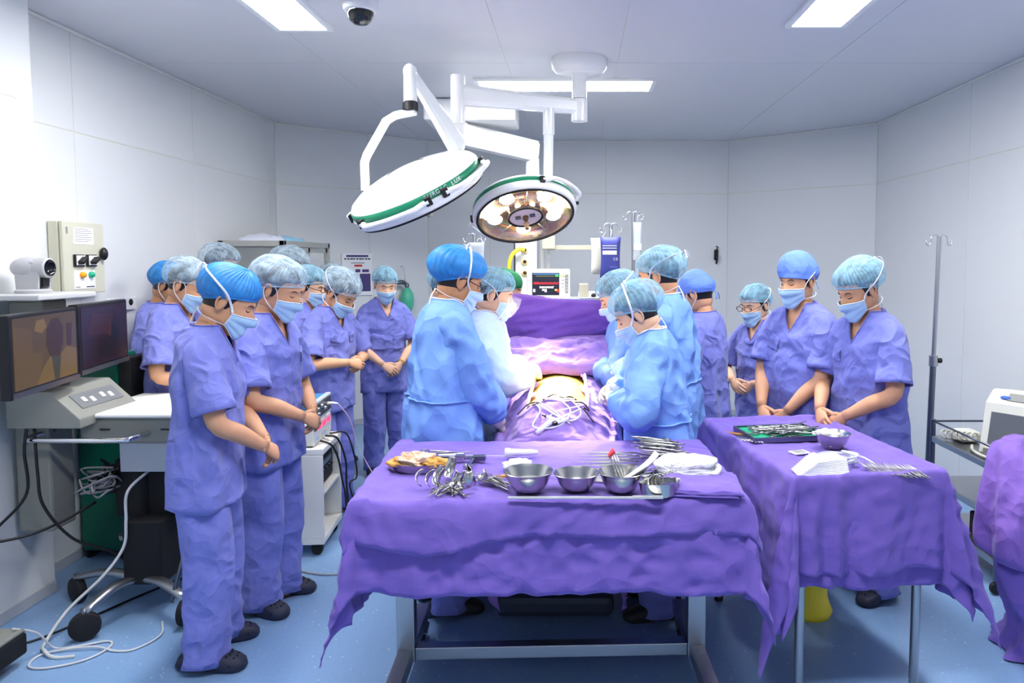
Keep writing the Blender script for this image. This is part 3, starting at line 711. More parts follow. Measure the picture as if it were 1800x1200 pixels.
q = lp((-.89, 4.0, 2.66), (-.885, 3.99, 2.50)); MB().cyl(q[0], q[1], .032, 18, .036).build('wrist_post', LAMPW, lamp, smooth=40)
q = lp((-.885, 3.99, 2.495), (-.885, 3.99, 2.455)); MB().cyl(q[0], q[1], .042, 18).build('brake_collar', BLACKP, lamp, smooth=40)
yk = MB(); yk.tube(lp((-.86, 3.99, 2.45), (-.97, 4.0, 2.43), (-1.02, 4.0, 2.40), (-1.13, 4.01, 2.22), (-1.145, 4.01, 2.18), (-1.145, 4.02, 2.03)), [.028, .028, .029, .029, .029, .029], 10, flat=.8)
yk.build('lamp_yoke', LAMPW, lamp, smooth=35)
BULB = mat('lamp_bulb_glow', (1, .95, .8), .3, emit=(1.0, .86, .6), estr=38)
REFL = mat('lamp_reflector', rgb(200, 170, 140), .12, 1.0)
LENS = mat('lamp_cover_glass', (1, .98, .95), .02, alpha=.10, spec=.6)
def frame_from(n):
    n = np.array(n, float); n /= np.linalg.norm(n); x = np.cross((0, 1., 0), n); x /= np.linalg.norm(x); y = np.cross(n, x); return np.stack([x, y, n], 1)
def lamp_head(label, c, nrm, Rd, lit):
    """nrm points out of the back of the head"""
    M = frame_from(nrm); c = np.array(c) - LO
    k = Rd / .36
    h = MB().lathe([(0, .115), (.10, .113), (.13, .104), (.20, .098), (.28, .078), (.335, .050), (.352, .030), (.353, .024)], 56, M=M * k, c=c).build('lamp_head', LAMPW, lamp, smooth=60, label=label)
    MB().lathe([(.106, .116), (.125, .112), (.13, .104)], 40, M=M * k, c=c).build('back_disc', WHITEP, h)
    MB().lathe([(.350, .024), (.356, .022), (.358, -.006), (.350, -.012)], 56, M=M * k, c=c).build('green_band', GREENT, h)
    MB().lathe([(.352, -.012), (.362, -.014), (.364, -.045), (.352, -.062), (.338, -.066)], 56, M=M * k, c=c).build('lower_rim', LAMPW, h, smooth=50)
    MB().lathe([(.338, -.064), (.342, -.074), (.330, -.078), (.322, -.068)], 56, M=M * k, c=c).build('rubber_seal', MATTEBLK, h)
    MB().lathe([(.322, -.064), (.30, -.03), (.24, .0), (.12, .005), (.115, -.05)], 56, M=M * k, c=c).build('reflector', REFL if lit else BRUSHED, h)
    MB().lathe([(.325, -.068), (.12, -.070)], 56, M=M * k, c=c).build('cover_glass', LENS, h)
    MB().lathe([(.122, -.06), (.124, -.076), (.113, -.078), (.112, -.066)], 40, M=M * k, c=c).build('hub_ring', MATTEBLK, h)
    MB().lathe([(.113, -.066), (0, -.066)], 40, M=M * k, c=c).build('hub_plate', mat('lamp_hub_pale', rgb(226, 214, 218), .4), h)
    hd = MB().lathe([(.0, -.06), (.022, -.062), (.020, -.085), (.012, -.09), (.012, -.112), (.017, -.118), (.016, -.165), (.0, -.170)], 18, M=M * k, c=c)
    hd.build('handle', BEIGEP if not lit else mat('bronze_knob', rgb(110, 80, 60), .4), h, smooth=50)
    if lit:
        for sx in (-1, 1): MB().box(M @ (np.array((sx * .05, -.01, -.070)) * k) + c, (.034, .028, .01), M).build('hub_switch', DARKSTEEL, h, smooth=False)
    for i in range(5):
        a = i * 2 * pi / 5 + .5
        p_ = M @ (np.array((.218 * cos(a), .218 * sin(a), -.030)) * k) + c
        MB().ell(p_, (.052 * k, .052 * k, .022 * k), 16, 8, M).build('bulb', BULB if lit else mat('unlit_bulb', rgb(220, 220, 222), .2), h)
        d0 = M @ (np.array((.125 * cos(a + .63), .125 * sin(a + .63), -.04)) * k) + c; d1 = M @ (np.array((.32 * cos(a + .63), .32 * sin(a + .63), -.05)) * k) + c
        MB().tube([d0, d1], .003, 6).build('divider', BRUSHED, h)
    # side rails with black brackets
    for a0 in (2.6, -.55, -1.9 if not lit else 1.2):
        pts = []
        for t in np.linspace(-.55, .55, 13):
            rr = .362 + (.045 if abs(t) < .45 else .012); pts.append(M @ (np.array((rr * cos(a0 + t), rr * sin(a0 + t), -.012)) * k) + c)
        MB().tube(pts, .013 * k, 8, smooth=2).build('grip_rail', LAMPW, h)
        for t in (-.55, .55):
            pc = M @ (np.array((.368 * cos(a0 + t), .368 * sin(a0 + t), -.010)) * k) + c
            MB().box(pc, (.028 * k, .034 * k, .045 * k), M @ rotz(a0 + t)).build('rail_bracket', BLACKP, h, smooth=False, bevel=.004)
    return h, M, c, k
h1, M1, c1, k1 = lamp_head('large white lamp head seen from above, unlit', (-.86, 3.98, 2.04), (-.37, -.36, .86), .375, False)
h2, M2, c2, k2 = lamp_head('lit lamp head glowing over the patient', (-.31, 4.52, 1.965), (-.15, .47, .87), .318, True)
# brand lettering round the green band
def band_text(M, c, k, par, a_mid, txt='SURGIC LUX'):
    n = len(txt)
    for i, ch in enumerate(txt):
        if ch == ' ': continue
        cu = bpy.data.curves.new('band_letter', 'FONT'); cu.body = ch; cu.size = .030 * k; cu.extrude = .0006; cu.align_x = 'CENTER'; cu.align_y = 'CENTER'
        a = a_mid + (i - n / 2) * .062
        o = bpy.data.objects.new('letter', cu); bpy.context.collection.objects.link(o)
        rad = M @ np.array((cos(a), sin(a), 0)); tan = M @ np.array((-sin(a), cos(a), 0)); upv = M @ np.array((0, 0, 1.))
        Mt = Matrix(((tan[0], upv[0], rad[0]), (tan[1], upv[1], rad[1]), (tan[2], upv[2], rad[2]))).to_4x4()
        pos = M @ (np.array((.3595 * cos(a), .3595 * sin(a), .008)) * k) + c
        Mt.translation = Vector(pos); me = bpy.data.meshes.new_from_object(o); bpy.data.objects.remove(o)
        o = bpy.data.objects.new('letter', me); COL.objects.link(o); o.matrix_local = Mt; o.parent = par; me.materials.append(WHITEP)
band_text(M1, c1, k1, h1, -1.05)
# tube that carries the lit head
q = lp((-.10, 4.60, 2.61), (-.10, 4.60, 2.575)); 
q = lp((-.16, 4.56, 2.585), (-.16, 4.56, 2.42)); MB().cyl(q[0], q[1], .036, 18).build('drop_sleeve', LAMPW, lamp, smooth=40)
q = lp((-.16, 4.56, 2.43), (-.165, 4.57, 2.15)); MB().cyl(q[0], q[1], .030, 18).build('drop_tube', LAMPW, lamp, smooth=40)
MB().tube(lp((-.165, 4.57, 2.16), (-.18, 4.60, 2.10), (-.25, 4.64, 2.05)), [.03, .032, .04], 12, smooth=4).build('head_bracket', LAMPW, lamp)
ld = bpy.data.lights.new('lamp_beam', 'SPOT'); ld.energy = LAMP_POWER; ld.color = (1.0, .90, .72); ld.spot_size = radians(36); ld.spot_blend = .75; ld.shadow_soft_size = .16
lo = bpy.data.objects.new('lamp_beam', ld); COL.objects.link(lo); lo.parent = lamp
src = Vector((-.30, 4.52, 1.965)) - Vector((0, 0, 0)) ; tgt = Vector((-.085, 3.68, .98))
dv = (tgt - src).normalized(); lo.location = Vector(c2) + dv * .10; lo.rotation_euler = dv.to_track_quat('-Z', 'Y').to_euler()
# ---------------------------------------------------------------- ceiling pendant with gas outlets
pen = tag(empty('ceiling_pendant', (-.8, 5.95, CEIL)), 'white ceiling supply pendant with gas outlets behind the drape screen', 'medical pendant')
PO = np.array((-.8, 5.95, CEIL))
pp = lambda *q: np.array(q, float) - PO
MB().b2(pp(-1.17, 5.70, 2.73), pp(-.46, 6.15, 2.895)).build('ceiling_housing', LAMPW, pen, smooth=False, bevel=.015)
beam('pendant_arm', pp(-.92, 5.80, 2.64), pp(-.34, 6.20, 2.56), .16, .17, mt=WHITEP, par=pen)
MB().cyl(pp(-.92, 5.80, 2.72), pp(-.92, 5.80, 2.60), .085, 24).build('arm_bearing', WHITEP, pen, smooth=40)
MB().cyl(pp(-.355, 6.19, 2.50), pp(-.355, 6.19, 1.86), .058, 24).build('column', WHITEP, pen, smooth=40)
MB().b2(pp(-.51, 6.10, 1.02), pp(-.315, 6.36, 1.87)).build('console', mat('console_white', rgb(226, 227, 230), .45), pen, smooth=False, bevel=.008)
for z in (1.735, 1.638, 1.545):
    o = MB().lathe([(0, .012), (.016, .012), (.018, 0), (.030, .006), (.034, 0)], 22, M=rotx(pi / 2), c=pp(-.415, 6.096, z)).build('gas_outlet', mat('outlet_cream', rgb(238, 226, 170), .4), pen)
    MB().lathe([(0, .016), (.014, .016), (.015, .010)], 16, M=rotx(pi / 2), c=pp(-.415, 6.094, z)).build('outlet_socket', mat('socket_dark', rgb(60, 20, 20), .5), o)
MB().tube([pp(-.415, 6.06, 1.735), pp(-.47, 6.04, 1.735), pp(-.53, 6.02, 1.66), pp(-.545, 6.02, 1.5), pp(-.545, 6.02, 1.1)], .017, 10, smooth=6).build('air_hose', mat('yellow_hose', rgb(238, 214, 60), .4), pen, label='yellow air hose')
MB().cyl(pp(-.50, 6.09, 1.86), pp(-.50, 6.09, 1.02), .006, 8).build('cable', CABLEB, pen)
for x in (-.285, -.235): MB().b2(pp(x, 6.14, 1.02), pp(x + .03, 6.18, 1.85)).build('rail_post', ALU, pen, smooth=False)
MB().b2(pp(-.24, 6.13, 1.735), pp(.30, 6.17, 1.775)).build('cross_rail', BEIGEP, pen, smooth=False, bevel=.004)
MB().b2(pp(-.27, 6.05, 1.74), pp(-.16, 6.12, 1.85)).build('junction_box', BEIGEP, pen, smooth=False, bevel=.008)
MB().b2(pp(-.52, 5.60, 1.30), pp(.36, 6.1, 1.325)).build('shelf', WHITEPAINT, pen, smooth=False, bevel=.004)
# patient monitor on the pendant shelf
pm = tag(empty('patient_monitor', (-.205, 5.78, 1.325)), 'white patient monitor showing red and white traces behind the drape', 'monitor')
MB().b2((-.17, -.06, .012), (.17, .10, .255)).build('housing', WHITEP, pm, smooth=False, bevel=.014)
MB().b2((-.14, -.05, 0), (-.10, .08, .016)).build('foot', MATTEBLK, pm, smooth=False); MB().b2((.10, -.05, 0), (.14, .08, .016)).build('foot', MATTEBLK, pm, smooth=False)
scr = MB().b2((-.128, -.064, .05), (.085, -.058, .225)).build('screen', mat('monitor_screen', rgb(34, 36, 46), .2, emit=rgb(40, 44, 60), estr=.5), pm, smooth=False)
def glow(n, c, e=1.2): return mat(n, rgb(*c), .5, emit=rgb(*c), estr=e)
MB().b2((-.12, -.067, .212), (.08, -.0635, .219)).build('header_bar', glow('scr_blue', (70, 110, 170)), scr, smooth=False)
MB().b2((.055, -.068, .196), (.078, -.0635, .21)).build('green_block', glow('scr_green', (60, 200, 70)), scr, smooth=False)
MB().b2((-.10, -.067, .198), (.05, -.0635, .202)).build('text_line', glow('scr_olive', (110, 120, 60)), scr, smooth=False)
for z, c in ((.148, (190, 30, 40)), (.138, (150, 24, 34))):
    MB().tube([(-.12 + .2 * t, -.0655, z + .003 * sin(t * 40)) for t in np.linspace(0, 1, 30)], .0018, 5).build('red_trace', glow('scr_red', (210, 40, 50)), scr)
MB().tube([(-.07 + .11 * t, -.0655, .112 + .009 * (2 * abs((t * 11) % 1 - .5) * 2 - 1)) for t in np.linspace(0, 1, 90)], .0016, 5).build('white_trace', glow('scr_white', (220, 220, 225)), scr)
MB().b2((-.11, -.0665, .143), (-.075, -.0635, .152)).build('alarm_block', glow('scr_red', (210, 40, 50)), scr, smooth=False)
for i, (x, c) in enumerate(((-.12, 'w'), (-.05, 'w'), (-.03, 'w'), (.05, 'y'), (.065, 'r'))):
    MB().b2((x, -.0665, .075 + .01 * (i % 2)), (x + .016, -.0635, .098)).build('readout', glow('scr_' + {'w': 'white', 'y': 'yel', 'r': 'red'}[c], {'w': (220, 220, 225), 'y': (200, 200, 60), 'r': (210, 40, 50)}[c]), scr, smooth=False)
for i in range(6):
    for j in range(2): MB().b2((.098 + j * .032, -.065, .065 + i * .026), (.124 + j * .032, -.058, .084 + i * .026)).build('key', mat('key_yellow', rgb(236, 224, 130), .5) if (i == 5 and j == 0) else GREYP if j else mat('key_pale', rgb(214, 216, 222), .5), pm, smooth=False, bevel=.002)
# socket strip beside it
ss = tag(empty('supply_unit', (.17, 5.80, 1.325)), 'low white supply unit with round black sockets beside the patient monitor', 'medical device')
MB().b2((-.14, -.05, 0), (.22, .10, .075)).build('housing', WHITEP, ss, smooth=False, bevel=.008)
for x in (-.02, .085, .17): MB().lathe([(0, .01), (.016, .01), (.02, 0)], 18, M=rotx(pi / 2), c=(x, -.05, .045)).build('socket', BLACKP, ss)
for x in (.02, .035): MB().lathe([(0, .006), (.005, .006), (.006, 0)], 10, M=rotx(pi / 2), c=(x, -.05, .05)).build('pin_hole', MATTEBLK, ss)
MB().b2((-.135, -.06, .03), (-.06, .06, .14)).build('pump_block', BEIGEP, ss, smooth=False, bevel=.008)
# ---------------------------------------------------------------- left: video trolley
def rel(root):
    o = np.array(root.location); return lambda *q: np.array(q, float) - o
vc = tag(empty('video_cart', (-2.10, 3.32, 0)), 'grey video trolley with two wide screens and a white work surface', 'trolley')
w = rel(vc)
GREYC = mat('cart_grey', rgb(140, 140, 132), .5, bump=.04, bscale=200)
MB().b2(w(-2.56, 3.28, .40), w(-2.40, 3.44, 1.47)).build('mast', GREYC, vc, smooth=False, bevel=.012)
MB().b2(w(-2.58, 3.12, 1.475), w(-2.30, 3.50, 1.50)).build('top_plate', mat('plate_grey', rgb(190, 190, 190), .5), vc, smooth=False, bevel=.006)
# console block with sloping panel
A = [(-2.53, .90), (-2.20, .90), (-2.20, .945), (-2.33, 1.065), (-2.53, 1.065)]
G = np.array([[w(x, y, z) for x, z in A] for y in (3.20, 3.62)]); MB().grid(G, True, True, True).build('console', GREYC, vc, smooth=False, bevel=.006)
sl = np.array((.13, 0, -.12)); sl /= np.linalg.norm(sl); nn = np.array((sl[2] * -1, 0, sl[0]))
Mx = np.stack([sl, (0, 1, 0), nn], 1); cc = w(-2.265, 3.42, 1.005)
pn = MB().box(cc + nn * .001, (.085, .30, .006), Mx).build('control_panel', mat('panel_grey', rgb(120, 122, 124), .4), vc, smooth=False)
for i, y in enumerate((-.10, -.05, .03, .08)):
    MB().box(cc + nn * .006 + np.array((0, y, 0)) + sl * (.01 * (i % 2)), (.03, .025, .010), Mx).build('button', mat('button_pale', rgb(226, 226, 220), .4), pn, smooth=False, bevel=.002)
# work surface
MB().b2(w(-2.30, 3.30, .925), w(-1.76, 3.84, .945)).build('work_surface', mat('white_melamine', rgb(244, 243, 236), .35), vc, smooth=False, bevel=.009)
MB().b2(w(-2.29, 3.32, .80), w(-1.77, 3.82, .925)).build('drawer_body', GREYC, vc, smooth=False, bevel=.015)
for x in (-2.19, -1.91): MB().b2(w(x, 3.314, .868), w(x + .045, 3.322, .873)).build('slot', MATTEBLK, vc, smooth=False)
MB().tube([w(-1.97, 3.33, .855), w(-1.99, 3.24, .850), w(-2.05, 3.215, .845), w(-2.42, 3.215, .845), w(-2.46, 3.24, .85), w(-2.40, 3.33, .87)], .0125, 12, smooth=5).build('push_handle', CHROME, vc)
# bracket plate under the drawer
MB().b2(w(-2.13, 3.36, .66), w(-1.74, 3.37, .80)).build('bracket_plate', mat('plate_pale', rgb(168, 174, 184), .35, .5), vc, smooth=False)
MB().cyl(w(-2.03, 3.48, .12), w(-2.03, 3.48, .80), .03, 16).build('post', CHROME, vc, smooth=40)
MB().cyl(w(-2.08, 3.43, .40), w(-2.08, 3.43, .76), .045, 16).build('cable_duct', MATTEBLK, vc, smooth=40)
MB().b2(w(-2.20, 3.42, .42), w(-1.86, 3.60, .70)).build('isolation_transformer', MATTEBLK, vc, smooth=False, bevel=.01)
MB().b2(w(-2.10, 3.30, .14), w(-1.92, 3.66, .44)).build('computer_case', MATTEBLK, vc, smooth=False, bevel=.008)
MB().cyl(w(-2.08, 3.36, .35), w(-2.08, 3.36, .37), .06, 20).build('collar', BRUSHED, vc, smooth=40)
hub = (-2.06, 3.36, .155)
for i, (x, y) in enumerate(((-2.13, 3.07), (-1.76, 3.20), (-2.40, 3.42), (-1.82, 3.62))):
    MB().tube([w(*hub), w((hub[0] + x) / 2, (hub[1] + y) / 2, .165), w(x, y, .125)], [.032, .027, .022], 10, flat=.7, smooth=4).build('base_leg', BRUSHED, vc)
    cs = MB().lathe([(0, .022), (.045, .022), (.058, .018), (.062, .010), (.062, -.010), (.058, -.018), (.045, -.022), (0, -.022)], 22, M=rotz(.6 + i) @ rotx(pi / 2), c=w(x, y, .063)).build('caster', RUBBER, vc, smooth=40)
    MB().cyl(w(x, y, .10), w(x, y, .14), .014, 10).build('caster_stem', DARKSTEEL, cs)
MB().tube([w(-1.83, 3.21, .1), w(-1.78, 3.30, .40)], .010, 8).build('prop_bar', DARKSTEEL, vc)
# screens
def screen(c, ang, label, warm):
    R = rotz(ang); c = w(*c)
    bz = MB().box(c, (.56, .045, .335), R).build('monitor', BLACKP, vc, smooth=False, bevel=.008, label=label)
    P_ = lambda x, z, y=-.0235: c + R @ np.array((x, y, z))
    if warm: cols = dict(bg=(112, 94, 66), a=(146, 120, 74), b=(86, 66, 54), c=(84, 88, 76), d=(124, 102, 70), e=(158, 130, 84))
    else: cols = dict(bg=(58, 40, 46), a=(78, 48, 50), b=(48, 38, 46), c=(40, 40, 50), d=(90, 54, 48), e=(70, 52, 62))
    k = 'warm' if warm else 'dim'
    mm = lambda n: mat('screen_%s_%s' % (k, n), rgb(14, 13, 14), .25, emit=rgb(*cols[n]), estr=.42, spec=.3)
    sc = MB().box(c + R @ np.array((0, -.0225, .008)), (.515, .004, .285), R).build('screen', mm('bg'), bz, smooth=False)
    def poly(nm, pts, m_, dy):
        b = MB(); f = [P_(x, z, -.0250 - dy) for x, z in pts]; bk = [P_(x, z, -.0240) for x, z in pts]
        b.grid(np.array([bk, f]), True, False, True); b.build(nm, m_, sc, smooth=False)
    if warm:
        poly('picture_patch', [(-.255, .0), (-.12, .0), (-.12, .10), (-.255, .12)], mm('d'), 0)
        poly('picture_patch', [(-.255, -.13), (-.06, -.13), (-.04, .0), (-.255, .0)], mm('d'), .0001)
        poly('picture_glow', [(-.10, .09), (-.04, .075), (0, .10), (-.02, .135), (-.08, .13)], mm('e'), .0001)
        poly('picture_coat', [(-.10, -.134), (.255, -.134), (.255, -.02), (.16, .0), (.10, -.04), (.02, -.03), (-.05, -.08)], mm('a'), .0002)
        poly('picture_head', [(-.01, .02), (.02, -.03), (.10, -.035), (.135, .02), (.14, .09), (.10, .13), (.04, .13), (.0, .09)], mm('b'), .0003)
        poly('picture_tie', [(.03, -.03), (.11, -.035), (.09, -.134), (.05, -.134)], mm('c'), .0004)
        poly('picture_frame', [(.17, .0), (.21, .0), (.22, .10), (.17, .10)], mm('b'), .0003)
    else:
        poly('picture_patch', [(-.2, .02), (.05, .0), (.1, .1), (-.15, .12)], mm('a'), 0)
        poly('picture_patch', [(-.1, -.1), (.12, -.12), (.16, .0), (-.06, -.02)], mm('b'), .0001)
        poly('picture_shape', [(.06, -.03), (.12, -.06), (.17, .02), (.13, .09), (.08, .06)], mm('c'), .0002)
        poly('picture_glow', [(.03, .0), (.06, -.01), (.07, .05), (.05, .06)], mm('d'), .0003)
    MB().box(c + R @ np.array((0, -.022, -.152)), (.545, .010, .022), R).build('bezel_strip', mat('gloss_bezel', rgb(70, 72, 78), .15), bz, smooth=False)
    MB().box(c + R @ np.array((0, .03, 0)), (.16, .03, .12), R).build('mount_bracket', GREYC, bz, smooth=False, bevel=.005)
an = math.atan2(1.1, -.22)
screen((-2.255, 3.06, 1.27), an, 'left screen showing a blurred tan picture', True)
screen((-2.375, 3.63, 1.275), an, 'right screen nearly dark', False)
MB().b2(w(-2.42, 3.10, 1.24), w(-2.38, 3.62, 1.30)).build('screen_beam', GREYC, vc, smooth=False)
# conference camera on top
CAMG = mat('camera_grey', rgb(176, 176, 178), .45)
cf = tag(empty('conference_camera', (-2.46, 3.31, 1.50)), 'white pan-tilt conference camera on top of the video trolley', 'camera')
MB().lathe([(0, 0), (.07, 0), (.072, .012), (.06, .02), (0, .02)], 28).build('base', CAMG, cf, smooth=40)
yk = MB(); yk.grid(np.array([[(x, y, z) for x, z in ((-.052, .015), (.052, .015), (.056, .08), (.035, .145), (-.035, .145), (-.056, .08))] for y in (-.042, -.030)]), True, True, True)
yk.build('front_arm', CAMG, cf, smooth=False, bevel=.006)
yk = MB(); yk.grid(np.array([[(x, y, z) for x, z in ((-.052, .015), (.052, .015), (.056, .08), (.035, .145), (-.035, .145), (-.056, .08))] for y in (.030, .042)]), True, True, True); yk.build('rear_arm', CAMG, cf, smooth=False, bevel=.006)
MB().ell((-.02, 0, .115), (.075, .055, .05), 20, 14).build('head', CAMG, cf)
MB().lathe([(.040, .0), (.046, .03), (.046, .075), (.038, .08)], 26, M=roty(pi / 2), c=(.0, 0, .115)).build('lens_hood', CAMG, cf, smooth=40)
MB().lathe([(.038, .078), (.03, .066), (0, .064)], 22, M=roty(pi / 2), c=(.0, 0, .115)).build('lens', mat('lens_dark', rgb(16, 16, 20), .05), cf)
MB().b2((.05, -.02, .03), (.058, .02, .07)).build('sensor_window', BLACKP, cf, smooth=False)
# mouse
ms = tag(empty('computer_mouse', (-1.88, 3.70, .945), .5), 'black and silver computer mouse on the white trolley top', 'mouse')
G = np.array([[(x * .032, y, z * (1 if x ** 2 < .9 else .3)) for x, z in ((-1, .004), (-.95, .018 * h_), (-.5, .034 * h_), (0, .038 * h_), (.5, .034 * h_), (.95, .018 * h_), (1, .004))] for y, h_ in ((-.055, .3), (-.045, .7), (-.02, 1), (.01, 1), (.04, .7), (.055, .3))])
MB().grid(G, False).build('shell', BLACKP, ms); MB().b2((-.028, -.05, 0), (.028, .05, .008)).build('base', mat('silver_plastic', rgb(190, 190, 192), .3), ms, smooth=False, bevel=.003)
MB().cyl((-.003, .03, .033), (.003, .03, .033), .009, 12).build('wheel', mat('red_wheel', rgb(160, 20, 30), .5), ms)
MB().tube([(0, .055, .006), (.02, .10, .003), (-.02, .13, .003)], .0018, 6, smooth=4).build('cord', CABLEB, ms)
# dark green cabinet behind the trolley
gc = tag(empty('equipment_cabinet', (-2.62, 4.02, 0)), 'tall dark green equipment cabinet against the wall behind the video trolley', 'cabinet')
GR = mat('green_enamel', rgb(8, 104, 84), .4)
MB().b2((-.11, -.08, .04), (.13, .10, 1.14)).build('body', GR, gc, smooth=False, bevel=.015)
MB().b2((.131, -.08, .30), (.20, .12, 1.12)).build('black_module', MATTEBLK, gc, smooth=False, bevel=.008)
MB().lathe([(0, .008), (.012, .008), (.014, 0)], 14, M=rotx(pi / 2), c=(.168, -.08, .90)).build('power_lamp', mat('green_led', rgb(30, 230, 150), .3, emit=rgb(30, 230, 150), estr=2.5), gc)
for x in (-.09, .10): MB().b2((x, -.07, 0), (x + .02, .09, .045)).build('foot', MATTEBLK, gc, smooth=False)
MB().b2((-.08, -.088, .70), (-.03, -.079, .74)).build('latch', DARKSTEEL, gc, smooth=False)
# wall control box
cb = tag(empty('control_box', (-2.744, 3.97, 1.66)), 'cream wall-mounted control box with two rotary switches and two lamps', 'control box')
MB().b2((0, -.165, -.19), (.055, .165, .195)).build('case', CREAM, cb, smooth=False, bevel=.006)
dr = MB().b2((.060, -.165, -.19), (.080, .165, .195)).build('door', CREAM, cb, smooth=False, bevel=.005)
nt_ = MB().b2((.080, -.085, .075), (.0825, .075, .165)).build('notice', PAPER, dr, smooth=False)
for i in range(7): MB().b2((.0825, -.075, .155 - i * .011), (.083, -.075 + .135 * (1 if i % 3 else .8), .158 - i * .011)).build('text_line', GREYP, dr, smooth=False)
MB().b2((.080, -.14, .13), (.0825, -.128, .165)).build('serial_mark', GREYP, dr, smooth=False)
for y in (-.055, .045):
    pl = MB().b2((.080, y - .040, -.045), (.092, y + .040, .02)).build('switch_plate', BLACKP, dr, smooth=False, bevel=.003)
    MB().b2((.092, y - .030, -.037), (.094, y + .035, .015)).build('switch_face', PAPER, dr, smooth=False)
    MB().box((.108, y, -.012), (.03, .050, .020), rotx(.6)).build('switch_knob', BLACKP, dr, smooth=False, bevel=.004)
MB().b2((.080, -.095, -.165), (.083, .075, -.065)).build('lamp_plate', PAPER, dr, smooth=False)
for y, c in ((-.035, (236, 160, 30)), (.035, (20, 170, 130))):
    MB().lathe([(.017, 0), (.017, .010), (.013, .02), (0, .023)], 16, M=roty(pi / 2), c=(.083, y, -.090)).build('indicator_lamp', mat('lamp_%d' % c[0], rgb(*c), .2, coat=.4, emit=rgb(*c), estr=.15), dr)
MB().b2((.083, .0, -.158), (.0836, .065, -.152)).build('maker_text', DKPRINT, dr, smooth=False); MB().b2((.083, -.085, -.158), (.0836, -.05, -.152)).build('maker_text', GREYP, dr, smooth=False)
MB().ell((.098, .135, .025), (.02, .024, .036), 12, 9).build('door_handle', BLACKP, dr)
# wall sockets behind the screens
for i, (y, lb) in enumerate(((4.31, 'white wall socket beneath the control box, nearer one'), (4.47, 'white wall socket beneath the control box, farther one'))):
    sk_ = tag(empty('wall_socket', (-2.744, y, 1.385)), lb, 'socket', 'sockets below the control box')
    MB().b2((0, -.06, -.04), (.016, .06, .04)).build('plate', WHITEP, sk_, smooth=False, bevel=.005)
    MB().lathe([(.0, .018), (.02, .018), (.022, .010)], 16, M=roty(pi / 2), c=(.0, 0, .008)).build('socket_face', MATTEBLK, sk_)
# foot-switch box in the lower left corner with coiled white cable
fc = tag(empty('power_unit', (-2.33, 2.72, 0)), 'dark power unit with a red base at the lower left picture edge', 'power unit')
MB().b2((-.20, -.15, .045), (.09, .17, .135)).build('case', MATTEBLK, fc, smooth=False, bevel=.012)
MB().b2((-.19, -.14, .135), (.085, .165, .150)).build('lid', GREYC, fc, smooth=False, bevel=.006)
MB().lathe([(0, 0), (.06, 0), (.075, .02), (.07, .045), (0, .045)], 20, c=(.0, -.08, 0)).build('red_foot', mat('red_rubber', rgb(110, 22, 22), .5), fc, smooth=40)
MB().lathe([(0, 0), (.05, 0), (.06, .02), (.055, .045), (0, .045)], 20, c=(-.12, .1, 0)).build('rear_foot', RUBBER, fc, smooth=40)
def cable(label, pts, r, m_, k=8, grp=None):
    o = MB().tube(np.array(pts, float), r, 8, smooth=k).build('cable', m_); return tag(o, label, 'cable', grp)
coil = [(-2.42 + .10 * cos(t) + .01 * t * .3, 2.74 + .075 * sin(t), .156 + .003 * (t / 2)) for t in np.linspace(0, 19, 46)]
cable('white cable coiled on the dark power unit', coil, .0045, CABLEW, 3)
cable('white cable looping over the floor by the trolley caster', [(-2.27, 2.85, .165), (-2.24, 2.94, .10), (-2.22, 3.0, .006), (-2.14, 3.0, .006), (-2.02, 3.05, .006), (-1.98, 3.0, .006), (-2.02, 2.90, .006), (-2.14, 2.84, .006), (-2.22, 2.86, .006), (-2.22, 2.95, .006), (-2.05, 2.99, .014), (-1.93, 2.97, .006), (-1.86, 2.99, .006), (-1.82, 3.10, .006), (-1.88, 3.22, .006)], .0045, CABLEW)
cable('thick white cable hanging from the video trolley to the floor', [(-2.02, 3.40, .655), (-2.07, 3.31, .58), (-2.07, 3.29, .45), (-2.08, 3.28, .33), (-2.14, 3.22, .22), (-2.25, 3.14, .10), (-2.27, 3.02, .012), (-2.22, 2.95, .018), (-2.16, 2.92, .006), (-2.08, 2.93, .006)], .007, CABLEW)
cable('black cable drooping along the pillar beside the video trolley', [(-2.44, 3.20, .90), (-2.44, 3.18, .80), (-2.43, 3.17, .62), (-2.50, 3.10, .50), (-2.54, 3.02, .45), (-2.42, 3.12, .44), (-2.34, 3.25, .46), (-2.28, 3.40, .50)], .0065, CABLEB)
cable('second black cable hanging below the trolley console', [(-2.42, 3.22, .90), (-2.40, 3.20, .70), (-2.38, 3.20, .55), (-2.30, 3.26, .38), (-2.20, 3.36, .28), (-2.12, 3.40, .20)], .0065, CABLEB)
tn = []
rs_ = random.Random(5)
for i in range(46): tn.append((-2.27 + rs_.uniform(-.07, .10), 3.38 + rs_.uniform(-.05, .07), .60 + rs_.uniform(-.06, .07)))
cable('tangle of grey cables hanging under the trolley drawer', tn, .0045, mat('grey_cable', rgb(150, 148, 150), .5), 5)
tn = []
for i in range(36): tn.append((-2.22 + rs_.uniform(-.10, .10), 3.42 + rs_.uniform(-.05, .06), .62 + rs_.uniform(-.08, .08)))
cable('tangle of black cables hanging under the trolley drawer', tn, .005, CABLEB, 5)
cable('black cable running over the floor behind the video trolley', [(-2.40, 3.0, .006), (-2.30, 3.12, .006), (-2.10, 3.55, .006), (-1.95, 3.75, .006), (-1.75, 3.6, .006)], .005, CABLEB)
cable('grey cable crossing the blue floor between cart and draped table', [(-1.50, 3.78, .006), (-1.30, 3.72, .006), (-1.10, 3.78, .006), (-.95, 3.86, .006), (-.85, 3.92, .006)], .006, mat('grey_cable2', rgb(176, 178, 182), .4))
